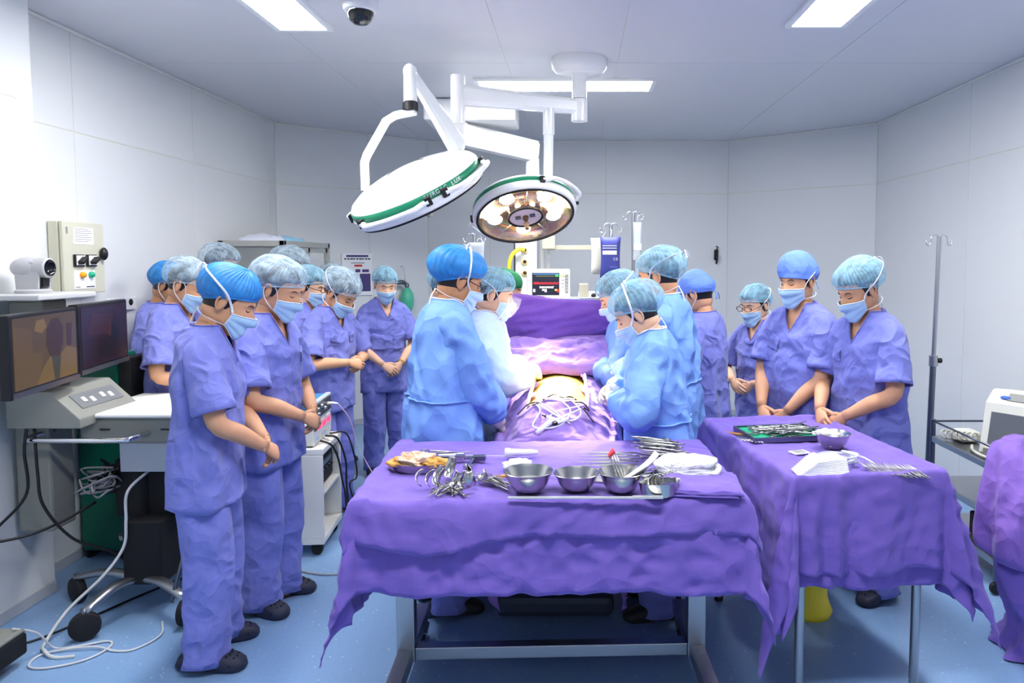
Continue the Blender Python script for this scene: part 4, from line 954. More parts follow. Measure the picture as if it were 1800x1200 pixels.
# ---------------------------------------------------------------- electrosurgery cart
ec = tag(empty('electrosurgery_cart', (-1.66, 4.15, 0), radians(5)), 'white open-fronted cart with a lower shelf on casters', 'cart')
bx_ = lambda n, a, b, m_=WHITEPAINT, **k: MB().b2(a, b).build(n, m_, ec, smooth=False, bevel=k.get('bv', .004))
bx_('bottom_board', (-.25, -.215, .07), (.25, .215, .105)); bx_('top_board', (-.25, -.215, .575), (.255, .215, .61)); bx_('side_panel', (-.25, -.215, .105), (.25, -.195, .575)); bx_('side_panel', (-.25, .195, .105), (.25, .215, .575))
bx_('back_panel', (-.25, -.195, .105), (-.235, .195, .575)); bx_('shelf', (-.235, -.195, .335), (.245, .195, .355)); 
for x in (-.2, .2):
    for y in (-.17, .17):
        MB().lathe([(0, .014), (.03, .014), (.034, 0), (.03, -.014), (0, -.014)], 16, M=rotx(pi / 2), c=(x, y, .034)).build('caster', RUBBER, ec, smooth=40)
def onec(x, y, z): q = Matrix.Rotation(radians(5), 3, 'Z') @ Vector((x, y, z)); return (q.x - 1.66, q.y + 4.15, q.z)
d1 = tag(empty('generator', onec(.0, 0, .355), radians(5)), 'black machine standing inside the white cart', 'medical device')
MB().b2((-.2, -.18, 0), (.215, .18, .19)).build('case', MATTEBLK, d1, smooth=False, bevel=.03)
for i in range(5): MB().lathe([(0, .008), (.010, .008), (.012, 0)], 12, M=roty(pi / 2), c=(.215, -.12 + i * .06, .09)).build('knob', BLACKP, d1)
MB().b2((.215, -.14, .12), (.219, .10, .15)).build('legend_strip', DARKSTEEL, d1, smooth=False)
d2 = tag(empty('electrosurgical_unit', onec(.0, 0, .61), radians(5)), 'cream electrosurgical unit with glowing red digits on the cart', 'medical device')
MB().b2((-.22, -.19, .008), (.20, .19, .135)).build('case', mat('case_cream', rgb(230, 230, 220), .45), d2, smooth=False, bevel=.008)
MB().b2((.20, -.175, .02), (.205, .175, .125)).build('front_panel', mat('panel_lightgrey', rgb(206, 210, 216), .4), d2, smooth=False)
for gi, y0 in enumerate((-.12, -.02, .08)):
    for i in range(3):
        MB().b2((.205, y0 + i * .026, .085), (.2075, y0 + i * .026 + .017, .113)).build('digit', mat('red_digits', rgb(255, 60, 90), .4, emit=rgb(255, 40, 80), estr=2.2), d2, smooth=False)
for i in range(6): MB().b2((.205, -.15 + i * .052, .035), (.207, -.125 + i * .052, .052)).build('button', mat('btn_%d' % (i % 3), rgb(*((150, 190, 230), (236, 220, 160), (200, 204, 210))[i % 3]), .5), d2, smooth=False)
for x in (-.19, .17):
    for y in (-.16, .16): MB().b2((x - .015, y - .015, 0), (x + .015, y + .015, .009)).build('foot', MATTEBLK, d2, smooth=False)
d3 = tag(empty('insufflator', onec(.0, .0, .745), radians(5)), 'blue-cased unit with dark front panel, topmost on the white cart', 'medical device')
MB().b2((-.23, -.185, .006), (.175, .185, .105)).build('case', mat('case_blue', rgb(70, 140, 190), .4), d3, smooth=False, bevel=.005)
MB().b2((.176, -.19, .0), (.205, .19, .112)).build('front_frame', mat('frame_pale', rgb(196, 204, 206), .35), d3, smooth=False, bevel=.006)
MB().b2((.205, -.165, .018), (.209, .17, .098)).build('front_panel', mat('panel_black', rgb(36, 36, 38), .3), d3, smooth=False)
for y, z in ((-.13, .07), (-.12, .04), (-.05, .075), (.02, .05), (.10, .06)): MB().lathe([(0, .012), (.010, .012), (.012, 0)], 12, M=roty(pi / 2), c=(.209, y, z)).build('knob', BRUSHED, d3)
MB().tube([(.209, .09, .06), (.24, .09, .064), (.27, .085, .06)], [.02, .014, .008], 10, flat=.5).build('probe_plug', WHITEP, d3)
for x in (-.2, .15): MB().b2((x, -.16, 0), (x + .03, .16, .008)).build('foot_strip', MATTEBLK, d3, smooth=False)
def wc(*P): return [onec(*q) for q in P]
cable('black cable falling from the cream unit down the cart front', wc((.21, -.10, .63), (.27, -.09, .60), (.29, -.02, .50), (.29, .06, .36), (.30, .10, .24), (.32, .06, .06), (.36, -.02, .008), (.42, -.12, .008)), .006, CABLEB)
cable('second black cable falling beside the cart opening', wc((.21, .02, .63), (.27, .06, .60), (.30, .12, .45), (.30, .13, .30), (.33, .10, .10), (.38, .05, .008), (.44, -.03, .008)), .006, CABLEB)
cable('black cable looping from the back of the cart', wc((.21, .12, .62), (.29, .19, .60), (.33, .22, .45), (.34, .23, .32), (.31, .17, .30), (.33, .16, .2), (.37, .11, .008)), .005, CABLEB)
cable('thin grey cable on the cart front', wc((.21, -.04, .63), (.27, -.01, .59), (.28, .02, .52)), .004, mat('grey_cable', rgb(150, 148, 150), .5))
cable('thin pink-white lead trailing from the blue unit', wc((.275, .085, .80), (.33, .12, .70), (.36, .16, .55), (.42, .18, .40), (.52, .10, .28), (.60, .0, .2), (.64, -.06, .008)), .0025, mat('pink_lead', rgb(222, 190, 214), .4))
# ---------------------------------------------------------------- glazed cabinet in the corner
gb = tag(empty('glass_cabinet', (-2.48, 6.12, 0)), 'aluminium-framed glass medicine cabinet with a red cross in the corner', 'cabinet')
X0, X1, Y0, Y1, ZT = -.255, .255, -.52, .52, 1.80
bx = lambda n, a, b, m_=ALU, par=gb, bv=.003: MB().b2(a, b).build(n, m_, par, smooth=False, bevel=bv)
for x in (X0, X1 - .04):
    for y in (Y0, Y1 - .04): bx('corner_post', (x, y, 0), (x + .04, y + .04, ZT))
bx('top_board', (X0, Y0, ZT - .045), (X1, Y1, ZT)); bx('base_board', (X0, Y0, .06), (X1, Y1, .10)); bx('back_board', (X0, Y0 + .04, .1), (X0 + .01, Y1 - .04, ZT - .045), mat('cab_back', rgb(206, 206, 190), .5))
bx('mid_rail', (X1 - .035, Y0 + .04, 1.33), (X1, Y1 - .04, 1.37)); bx('mid_rail', (X0 + .04, Y0, 1.33), (X1 - .04, Y0 + .035, 1.37))
for z in (.5, .9, 1.34): bx('shelf', (X0 + .01, Y0 + .04, z), (X1 - .04, Y1 - .04, z + .015), mat('cab_shelf', rgb(150, 152, 150), .5))
bx('glass_pane', (X0 + .04, Y0 + .015, 1.37), (X1 - .04, Y0 + .02, ZT - .045), GLASS, gb, 0); bx('glass_pane', (X0 + .04, Y0 + .015, .1), (X1 - .04, Y0 + .02, 1.33), GLASS, gb, 0)
for i, (a, b_) in enumerate(((Y0 + .04, .02), (.0, Y1 - .04))):
    dx = .0 if i else .012
    fr = MB()
    for z0, z1 in ((1.37, 1.405), (ZT - .085, ZT - .05)): fr.b2((X1 - .030 + dx, a, z0), (X1 - .012 + dx, b_, z1))
    for y in (a, b_ - .035): fr.b2((X1 - .030 + dx, y, 1.37), (X1 - .012 + dx, y + .035, ZT - .05))
    d_ = fr.build('door', ALU, gb, smooth=False)
    bx('door_pane', (X1 - .024 + dx, a + .035, 1.405), (X1 - .020 + dx, b_ - .035, ZT - .085), GLASS, d_, 0)
    lw = bx('lower_door', (X1 - .030 + dx, a, .10), (X1 - .012 + dx, b_, 1.33), mat('door_pale', rgb(206, 212, 214), .4))
    if i == 0:
        rc = mat('red_cross', rgb(196, 30, 40), .5)
        cr = MB(); yc = -.30
        cr.b2((X1, yc - .02, 1.13), (X1 + .002, yc + .02, 1.31)); cr.b2((X1, yc - .065, 1.20), (X1 + .0015, yc + .065, 1.245)); cr.build('cross_emblem', rc, lw, smooth=False)
bx('yellow_notice', (X1 - .008, -.42, 1.63), (X1 - .004, -.27, 1.69), mat('yellow_notice', rgb(232, 196, 40), .5), gb, 0)
for (x, y, z, s_, c) in ((-.05, -.2, 1.355, .12, (60, 60, 66)), (.0, .1, 1.355, .15, (200, 200, 204)), (-.05, .3, 1.355, .1, (90, 110, 150)), (.02, -.35, .915, .2, (180, 180, 170))):
    tag(MB().b2((x - .07 - 2.48, y - s_ / 2 + 6.12, z), (x + .07 - 2.48, y + s_ / 2 + 6.12, z + .2)).build('supply_box', mat('supply_%d' % c[0], rgb(*c), .6), smooth=False, bevel=.006),
        {60: 'black carton on the upper shelf inside the glass cabinet', 200: 'pale carton on the upper shelf inside the glass cabinet', 90: 'blue-grey carton at the far end of the cabinet shelf', 180: 'beige carton on the lower shelf inside the glass cabinet'}[c[0]], 'carton', 'cartons in the glass cabinet')
for i, (x, y) in enumerate(((.02, -.36), (.06, -.06))):
    fnz = FN(i + 3, 25.); uu, vv = np.meshgrid(np.linspace(-.13, .13, 14), np.linspace(-.16, .16, 16)); zz = .02 + .022 * np.abs(fnz(np.stack([uu, vv, 0 * uu], -1) + i))
    edge = (np.abs(uu) > .12) | (np.abs(vv) > .15); zz[edge] = .0
    tag(MB().grid(np.stack([uu + x - 2.48, vv + y + 6.12, zz + ZT], -1), False, flip=False).build('folded_drape', mat('pale_blue_wrap', rgb(150, 206, 232), .5) if i else mat('white_wrap', rgb(226, 228, 240), .5)),
        'crumpled light blue wrap on top of the glass cabinet' if i else 'crumpled white wrap on the near corner of the glass cabinet', 'wrap')
# dark floor cabinet / stool shade behind the staff on the left
# ---------------------------------------------------------------- poster and breathing bag on the angled wall
R45 = math.atan2(1.0, 1.2)
po = tag(empty('poster', (-2.16, 7.233, 1.50), R45), 'white notice poster with purple bands on the angled back wall', 'poster')
MB().b2((-.155, -.012, -.20), (.155, -.004, .215)).build('sheet', PAPER, po, smooth=False)
PU = mat('poster_purple', rgb(78, 66, 120), .7)
def prn(a, b, m_=PU): MB().b2((a[0], -.0145, a[1]), (b[0], -.0118, b[1])).build('printed_block', m_, po, smooth=False)
prn((-.11, .18), (.115, .20)); prn((-.03, .085), (.05, .105), mat('poster_red', rgb(196, 60, 50), .7)); prn((-.02, .03), (.03, .06)); prn((.05, .03), (.12, .058)); prn((.025, -.16), (.135, .015)); prn((-.13, -.16), (.0, .015))
for i in range(9): prn((-.13 + i * .03, .155), (-.112 + i * .03 + .004 * (i % 3), .168), DKPRINT)
for i in range(7): prn((-.06 + i * .02, .118), (-.046 + i * .02, .126), DKPRINT)
am = tag(empty('breathing_bag', (-1.72, 7.47, 1.25), R45), 'green resuscitation bag with clear mask hanging on the back wall', 'resuscitator')
MB().lathe([(0, -.17), (.012, -.165), (.018, -.15), (.045, -.12), (.066, -.06), (.07, .0), (.062, .06), (.035, .105), (.02, .12)], 24).build('bag', mat('green_silicone', rgb(90, 196, 160), .4), am)
MB().lathe([(0, -.20), (.012, -.20), (.012, -.165)], 12).build('tail_valve', DARKSTEEL, am)
MB().lathe([(.02, .118), (.024, .15), (.016, .165), (0, .165)], 14).build('valve_neck', DARKSTEEL, am)
MB().tube([(0, 0, .15), (-.05, 0, .175), (-.11, 0, .17)], [.018, .022, .018], 12, smooth=4).build('valve_body', DARKSTEEL, am)
MB().lathe([(.012, .0), (.03, .02), (.055, .06), (.06, .075)], 20, M=roty(-1.2), c=(-.11, 0, .17)).build('face_cushion', mat('clear_blue_plastic', rgb(170, 205, 235), .2, alpha=.7), am)
MB().tube([(-.03, .07, .33), (-.03, .03, .335), (-.03, .0, .30), (-.02, .0, .18)], .006, 8, smooth=4).build('hanging_loop', mat('clear_loop', rgb(210, 212, 216), .2), am)
hk = tag(empty('wall_hook', (1.50, 7.74, 1.70)), 'small black hook fixed to the plain back wall', 'hook')
MB().b2((-.022, -.014, -.05), (.022, 0, .06)).build('plate', BLACKP, hk, smooth=False, bevel=.006); MB().tube([(0, -.01, .03), (0, -.045, .0), (0, -.05, -.05), (0, -.02, -.085)], [.014, .014, .012, .010], 10, smooth=4).build('hook', BLACKP, hk)
MB().tube([(.0, -.02, .06), (.012, -.03, .085), (-.008, -.03, .095)], .006, 8, smooth=3).build('clip', BLACKP, hk)
# ---------------------------------------------------------------- IV stands and bags
def iv_stand(label, x, y, h, hooks=2, rz=0, split=None, lean=0.0):
    r = tag(empty('iv_stand', (x, y, 0), rz), label, 'iv stand')
    top = (lean, 0, h)
    sp = split or h * .5
    MB().cyl((0, 0, .06), (lean * sp / h, 0, sp), .019, 14).build('lower_pole', DARKSTEEL, r, smooth=40)
    MB().cyl((lean * sp / h, 0, sp - .02), top, .0135, 14).build('upper_pole', BRUSHED, r, smooth=40)
    cl = MB().cyl((lean * sp / h, 0, sp - .045), (lean * sp / h, 0, sp + .02), .027, 14).build('clamp_collar', BRUSHED, r, smooth=40)
    MB().lathe([(.006, 0), (.006, .03), (.016, .034), (.016, .05), (0, .052)], 12, M=roty(pi / 2), c=(lean * sp / h, 0, sp - .01)).build('clamp_knob', BLACKP, cl)
    for s_ in ((-1, 1) if hooks == 2 else (1,)):
        MB().tube([(lean, 0, h), (lean + s_ * .03, 0, h + .006), (lean + s_ * .05, 0, h - .01), (lean + s_ * .052, 0, h - .045), (lean + s_ * .066, 0, h - .06), (lean + s_ * .08, 0, h - .045), (lean + s_ * .08, 0, h - .03)], .0042, 8, smooth=4).build('hook', CHROME, r)
    for i in range(5):
        a = i * 2 * pi / 5 + .3; e = (.25 * cos(a), .25 * sin(a), .055)
        MB().tube([(0, 0, .09), (.12 * cos(a), .12 * sin(a), .075), e], [.014, .012, .010], 8).build('foot', DARKSTEEL, r)
        MB().lathe([(0, .010), (.02, .010), (.024, 0), (.02, -.010), (0, -.010)], 12, M=rotz(a) @ rotx(pi / 2), c=(e[0], e[1], .026)).build('caster', RUBBER, r, smooth=40)
    return r
iv_stand('tall bare two-hook infusion stand by the right wall', 2.24, 4.55, 1.80, split=1.03, lean=.03)
iv_stand('infusion stand carrying the dark blue pressure bag', .27, 5.45, 1.915, split=1.2, hooks=2)
iv_stand('infusion stand with clear bags behind the tall surgeon', .47, 5.85, 2.03, split=1.3, hooks=2)
def pillow(w_, h_, d_, nx=12, nz=16, flare=.10):
    xs_, zs_ = np.linspace(-1, 1, nx), np.linspace(-1, 1, nz); X_, Z_ = np.meshgrid(xs_, zs_)
    th = d_ / 2 * (1 - X_ ** 4) ** .6 * (1 - Z_ ** 6) ** .6
    Wd = w_ / 2 * (1 - flare * (1 - Z_ ** 2))
    b = MB(); b.grid(np.stack([X_ * Wd, -th, Z_ * h_ / 2], -1), False); b.grid(np.stack([X_ * Wd, th, Z_ * h_ / 2], -1), False, flip=True); return b
pb = tag(empty('pressure_bag', (.265, 5.40, 1.67)), 'dark blue pressure infusion bag with white bands and CE mark', 'infusion bag')
pillow(.155, .30, .07).build('bladder', mat('bag_navy', rgb(72, 78, 160), .5, bump=.2, bscale=30), pb)
for z, t_, m_ in ((.085, .006, PAPER), (.068, .006, PAPER), (.035, .030, PAPER)): MB().b2((-.060, -.037, z - t_ / 2), (.045, -.034, z + t_ / 2)).build('printed_band', m_, pb, smooth=False)
for x in (.028, .048): MB().tube([(x + .007 * cos(t), -.037, -.012 + .009 * sin(t)) for t in np.linspace(.7, 5.6, 12)], .0016, 5).build('ce_letter', PAPER, pb)
MB().b2((.05 - .007, -.0375, -.013), (.052, -.0365, -.011)).build('ce_bar', PAPER, pb, smooth=False)
MB().b2((-.005, -.037, -.075), (.05, -.034, -.066)).build('faint_print', mat('faint_blue', rgb(110, 116, 184), .6), pb, smooth=False)
MB().tube([(0, 0, .15), (.01, .02, .19), (.0, .045, .215)], .003, 6, smooth=4).build('hanging_loop', TAPE, pb)
MB().tube([(.01, 0, -.145), (.02, 0, -.2), (.018, 0, -.30), (.02, .02, -.34)], .006, 8, smooth=4).build('outlet_tube', CABLEB, pb)
wb = tag(empty('saline_bag', (.185, 5.47, 1.68)), 'cream fluid bag hanging behind the dark blue pressure bag', 'infusion bag')
pillow(.13, .27, .05).build('bladder', mat('bag_cream', rgb(240, 236, 216), .5, bump=.3, bscale=30), wb); MB().tube([(.02, 0, .13), (.05, -.01, .19), (.03, -.02, .225)], .003, 6, smooth=4).build('hanging_loop', TAPE, wb)
cl_ = tag(empty('saline_bag', (.50, 5.82, 1.80)), 'small clear fluid bag with white label on the far infusion stand', 'infusion bag')
pillow(.07, .30, .03).build('bladder', mat('clear_bag', rgb(220, 226, 232), .15, alpha=.45), cl_); MB().b2((-.03, -.019, -.07), (.03, -.016, -.02)).build('label_patch', PAPER, cl_, smooth=False); MB().tube([(0, 0, .15), (0, 0, .2), (.045, .02, .215)], .002, 6).build('hanging_loop', TAPE, cl_)
MB().tube([(0, 0, -.15), (.0, -.01, -.3), (-.02, -.03, -.5)], .003, 6, smooth=4).build('drip_line', SILICONE, cl_)
iv_stand('infusion stand hidden behind the left surgeons with a clear bag', -.74, 5.4, 1.84, split=1.2)
c3 = tag(empty('saline_bag', (-.72, 5.36, 1.68)), 'clear fluid bag just above the front left surgeon', 'infusion bag')
pillow(.12, .20, .045).build('bladder', mat('clear_bag', rgb(220, 226, 232), .15, alpha=.45), c3); MB().tube([(0, 0, .1), (0.02, 0.01, .13), (.05, .035, .10)], .002, 6, smooth=3).build('hanging_loop', TAPE, c3)
# ---------------------------------------------------------------- right trolley with defibrillator-like device
rt_ = tag(empty('steel_trolley', (2.30, 3.84, 0)), 'steel two-tier trolley with railing at the right wall', 'trolley')
for x in (-.22, .22):
    for y in (-.34, .33):
        MB().cyl((x, y, .07), (x, y, .73), .014, 12).build('post', DARKSTEEL, rt_, smooth=40)
        MB().lathe([(0, .012), (.028, .012), (.032, 0), (.028, -.012), (0, -.012)], 14, M=rotx(pi / 2), c=(x, y, .034)).build('caster', RUBBER, rt_, smooth=40)
for z in (.14, .36, .60): MB().b2((-.23, -.35, z), (.23, .34, z + .035)).build('shelf', BRUSHED, rt_, smooth=False, bevel=.004)
for z in (.72,): 
    MB().tube([(-.22, -.34, z), (-.22, .33, z), (.22, .33, z)], .006, 8).build('guard_rail', DARKSTEEL, rt_)
    MB().tube([(-.22, -.34, z), (.22, -.34, z)], .006, 8).build('guard_rail', DARKSTEEL, rt_)
df = tag(empty('defibrillator', (2.36, 3.76, .635), radians(36)), 'cream monitor with grey screen and blue buttons on the steel trolley', 'medical device')
A = [(-.19, 0), (-.19, .02), (-.13, .27), (-.05, .335), (.20, .30), (.22, .02), (.22, 0)]
CD = mat('device_cream', rgb(226, 226, 214), .4)
MB().grid(np.array([[(x, y, z) for x, z in A] for y in (-.15, .15)]), True, True, True).build('case', CD, df, smooth=False, bevel=.014)
ux = np.array((.06, 0, .25)); ux /= np.linalg.norm(ux); nx_ = np.array((-ux[2], 0, ux[0])); Mf = np.stack([(0, 1, 0), ux, nx_], 1)
fc_ = np.array((-.16, 0, .145))
sc_ = MB().box(fc_ + nx_ * .003, (.215, .165, .006), Mf).build('screen', mat('grey_screen', rgb(104, 108, 112), .12), df, smooth=False)
for i in range(9): MB().box(fc_ + nx_ * .005 + np.array((0, -.120, 0)) + ux * (-.075 + i * .018), (.012, .011, .008), Mf).build('side_key', mat('key_blue', rgb(90, 100, 150), .4), df, smooth=False)
ut = np.array((.08, 0, .065)); ut /= np.linalg.norm(ut); nt2 = np.array((-ut[2], 0, ut[0])); Mt2 = np.stack([(0, 1, 0), ut, nt2], 1); tcp = np.array((-.09, 0, .3025))
MB().box(tcp + nt2 * .004, (.10, .05, .006), Mt2).build('top_panel', GREYP, df, smooth=False)
for y in (-.065, .06): MB().ell(tcp + nt2 * .006 + np.array((0, y, 0)) - ut * .01, (.028, .012, .006), 14, 6, Mt2).build('blue_button', mat('button_blue', rgb(60, 110, 200), .3), df)
MB().b2((-.20, -.12, .005), (-.185, .12, .04)).build('front_tray', GREYP, df, smooth=False)
MB().tube([(.0, -.16, .02), (-.02, -.20, .10), (.02, -.22, .17), (.10, -.21, .19), (.16, -.18, .14)], [.012, .013, .013, .013, .012], 10, smooth=5).build('carry_handle', WHITEP, df); MB().tube([(.0, -.16, .02), (-.02, -.20, .10)], .0145, 10).build('handle_sleeve', mat('button_blue', rgb(60, 110, 200), .3), df)
cable('coiled cream phone-type cord hanging over the trolley rail', [(2.09 + .024 * cos(t) + .0018 * t, 4.08 - .010 * t * .5, .665 + .022 * sin(t) + .0008 * t) for t in np.linspace(0, 42, 180)], .006, mat('cream_cord', rgb(222, 220, 204), .4), 1)
cable('cream lead lying on the trolley top before the device', [(2.16, 3.90, .646), (2.11, 3.80, .646), (2.10, 3.68, .646), (2.14, 3.56, .646), (2.24, 3.53, .646)], .008, mat('cream_cord', rgb(222, 220, 204), .4))
tag(MB().b2((2.14, 3.98, .636), (2.26, 4.10, .70)).build('connector_block', CD, smooth=False, bevel=.02), 'cream connector block behind the device on the steel trolley', 'connector')
for i, (x, y, h_, lb) in enumerate(((2.15, 3.58, .20, 'clear plastic bottle on the middle trolley shelf, nearest'), (2.25, 3.65, .17, 'clear plastic bottle on the middle trolley shelf, behind the nearest'))):
    bt = tag(empty('bottle', (x, y, .396)), lb, 'bottle', 'bottles on the steel trolley')
    MB().lathe([(0, 0), (.036, 0), (.038, .01), (.038, h_ * .6), (.030, h_ * .72), (.013, h_ * .82), (.012, h_ * .9)], 20).build('body', mat('bottle_clear', rgb(214, 224, 234), .15, alpha=.6), bt)
    MB().lathe([(.0145, h_ * .88), (.0145, h_), (0, h_)], 16).build('cap', WHITEP, bt); MB().lathe([(.0385, h_ * .2), (.0385, h_ * .5)], 20).build('label_band', mat('label_blue', rgb(150, 190, 220), .6), bt)
tag(MB().lathe([(0, 0), (.07, 0), (.08, .03), (.085, .05), (.08, .05), (.066, .01), (0, .008)], 24, c=(2.35, 3.9, .396)).build('tray', WHITEP), 'white round dish on the middle trolley shelf', 'dish')
tag(MB().b2((2.14, 3.6, .176), (2.38, 3.87, .30)).build('supply_box', MATTEBLK, smooth=False, bevel=.01), 'dark box on the lowest shelf of the steel trolley', 'box')
yb = MB(); aa = np.linspace(0, 2 * pi, 28, endpoint=False); fnz = FN(4, 20.)
G = np.array([[((.075 + .02 * (z > .0)) * cos(t) * (1 - .2 * z), .075 * sin(t), z) for t in aa] for z in np.linspace(0, .26, 10)]); nv = G * np.array((1, 1, 0)); G = G + nv * (.16 * fnz(G))[..., None]
yb.grid(G, True, True, False).grid(G[::-1] * np.array((.96, .96, 1)), True)
tag(yb.build('waste_bag', YELLOW, loc=(1.10, 3.30, 0)), 'yellow plastic waste bag on the floor under the right table', 'bag')
# ---------------------------------------------------------------- draped tables
def drape_mesh(hx, hy, zt, over, seed, step=.014, flare=.10, fold=.045, rim=0.0, rimw=.05, wrk=.0035, lift=0.0, rnd=.016, hemvar=.05, corner=1.0, extra=None):
    """a cloth laid over a rectangular top; over = overhang left, right, front, back"""
    ol, orr, of, ob = over
    us = np.concatenate([np.linspace(-hx - ol, -hx, max(2, int(ol / step)))[:-1], np.linspace(-hx, hx, int(2 * hx / step)), np.linspace(hx, hx + orr, max(2, int(orr / step)))[1:]])
    vs = np.concatenate([np.linspace(-hy - of, -hy, max(2, int(of / step)))[:-1], np.linspace(-hy, hy, int(2 * hy / step)), np.linspace(hy, hy + ob, max(2, int(ob / step)))[1:]])
    U, V = np.meshgrid(us, vs); f1 = FN(seed, 8.0); f2 = FN(seed + 1, 20.0); f3 = FN(seed + 2, 34.0)
    B = np.stack([np.clip(U, -hx, hx), np.clip(V, -hy, hy)], -1); Ev = np.stack([U, V], -1) - B; r = np.linalg.norm(Ev, axis=-1)
    D = Ev / np.maximum(r, 1e-9)[..., None]
    per = np.concatenate([B + D * .10, np.zeros_like(r)[..., None]], -1)
    r = r * (1 + hemvar * f1(per))
    cor = 2 * np.abs(D[..., 0] * D[..., 1])
    w = f1(per * 1.2); k = np.minimum(1, r / .35)
    fo = fold * k * (.5 * np.sin(2.4 * w * 2 + 18 * (per[..., 0] + per[..., 1])) + .7 * (.5 - np.abs(f2(per))))
    out = np.where(r > 0, rnd * (1 - np.exp(-r / rnd)) + flare * r + .24 * corner * r * cor + fo * (1 + .8 * cor) * (1 - .3 * k), 0)
    out = np.maximum(out, np.minimum(r, .004))
    z = zt - np.maximum(0, r - rnd * .5) * (1 - .10 * flare)
    P3 = np.stack([B[..., 0] + D[..., 0] * out, B[..., 1] + D[..., 1] * out, z], -1)
    top = (r == 0)
    e_in = np.minimum(hx - np.abs(B[..., 0]), hy - np.abs(B[..., 1]))
    P3[..., 2] += np.where(top, wrk * (f2(per * 1.0) * .5 + 1.0 * (.5 - np.abs(f3(per)))) + lift, lift)
    if rim: P3[..., 2] += rim * np.exp(-((e_in - .0) / rimw) ** 2) * np.where(top, 1, np.exp(-r / .05))
    P3[..., :2] += np.where(top, 0, 1)[..., None] * D * (.0045 * (.5 - np.abs(f3(P3))) * 2)[..., None]
    cr = np.exp(-((np.mod(U + .06, .172) - .086) / .007) ** 2) + .7 * np.exp(-((np.mod(V + .02, .172) - .086) / .007) ** 2)      # pressed fold lines
    P3[..., 2] += np.where(top, .0016 * cr, 0); P3[..., :2] += np.where(top, 0, 1)[..., None] * D * (.0035 * cr)[..., None]
    if extra is not None: P3 = extra(P3, U, V, r, top)
    return P3
def drape(name, label, c, rz, mt, P3, cat='drape', th=.003):
    o = MB().grid(P3, False, flip=False).build(name, mt, loc=(c[0], c[1], 0)); o.rotation_euler = (0, 0, rz); tag(o, label, cat)
    s_ = o.modifiers.new('thickness', 'SOLIDIFY'); s_.thickness = th; s_.offset = -1
    return o
T1C, T1R = (-.088, 2.765), radians(2.0)
def instrument_table():
    t = tag(empty('instrument_table', (T1C[0], T1C[1], 0), T1R), 'stainless instrument table on casters under the front purple drapes', 'table')
    MB().b2((-.64, -.38, .815), (.64, .38, .843)).build('table_top', BRUSHED, t, smooth=False, bevel=.004)
    for sx in (-1, 1):
        MB().b2((sx * .565 - .035, -.03, .10), (sx * .565 + .035, .03, .815)).build('upright', BRUSHED, t, smooth=False, bevel=.004)
        MB().b2((sx * .565 - .03, -.40, .10), (sx * .565 + .03, .36, .15)).build('foot_beam', BRUSHED, t, smooth=False, bevel=.004)
        for y in (-.36, .33):
            cs = MB().lathe([(0, .014), (.036, .014), (.045, .010), (.045, -.010), (.036, -.014), (0, -.014)], 20, M=roty(pi / 2), c=(sx * .565, y, .046)).build('caster', RUBBER, t, smooth=40)
            MB().lathe([(0, .016), (.02, .016), (.02, -.016), (0, -.016)], 14, M=roty(pi / 2), c=(sx * .565, y, .046)).build('caster_hub', GREYP, cs, smooth=40)
            MB().b2((sx * .565 - .022, y - .02, .052), (sx * .565 + .022, y + .02, .10)).build('caster_fork', DARKSTEEL, cs, smooth=False, bevel=.004)
            MB().box((sx * .565 + .02, y - .045, .075), (.03, .06, .008), rotx(.35)).build('brake_pedal', BRUSHED, cs, smooth=False)
    MB().b2((-.53, -.025, .105), (.53, .025, .155)).build('stretcher', BRUSHED, t, smooth=False, bevel=.004)
instrument_table()
drape('table_drape', 'lower purple drape hanging in folds from the front instrument table', T1C, T1R, DRAPE, drape_mesh(.645, .385, .850, (.44, .36, .315, .22), 3, flare=.015, fold=.028))
def wave(P3, U, V, r, top):
    fr = (V < -.385) & (np.abs(U) < .70)
    dip = .045 * np.exp(-((U + .42) / .16) ** 2)
    P3[..., 2] -= np.where(fr, dip * np.minimum(1, r / .10), 0); P3[..., 1] -= np.where(fr, .02 * np.exp(-((U + .40) / .2) ** 2) * np.minimum(1, r / .1), 0)
    lf = (U < -.60); P3[..., 2] += np.where(lf & (r < .06), .018 * np.exp(-((r - .02) / .03) ** 2), 0)
    return P3
drape('table_drape', 'upper purple drape with a short front flap on the front instrument table', T1C, T1R, DRAPE, drape_mesh(.652, .392, .858, (.09, .16, .135, .10), 9, flare=.06, fold=.02, wrk=.003, extra=wave))
T2C, T2R = (1.0, 3.07), radians(9)
t2 = tag(empty('side_table', (T2C[0], T2C[1], 0), T2R), 'tube-legged side table under the right purple drapes', 'table')
MB().b2((-.27, -.46, .82), (.27, .46, .85)).build('table_top', BRUSHED, t2, smooth=False)
for x in (-.235, .235):
    for y in (-.42, .42): MB().cyl((x, y, .0), (x, y, .82), .017, 14).build('leg', BRUSHED, t2, smooth=40); MB().cyl((x, y, .0), (x, y, .02), .021, 14).build('foot_cap', RUBBER, t2, smooth=40)
for y in (.42,): MB().cyl((-.235, y, .16), (.235, y, .16), .010, 10).build('stretcher', BRUSHED, t2, smooth=40)
drape('table_drape', 'lower purple drape on the right side table reaching down past the upper one', T2C, T2R, DRAPE, drape_mesh(.280, .470, .856, (.36, .34, .42, .2), 21, flare=.015, fold=.03))
drape('table_drape', 'upper purple drape with raised rolled rim on the right side table', T2C, T2R, DRAPE, drape_mesh(.292, .482, .864, (.54, .46, .35, .16), 27, flare=.05, fold=.035, rim=.020, rimw=.022, corner=1.0))
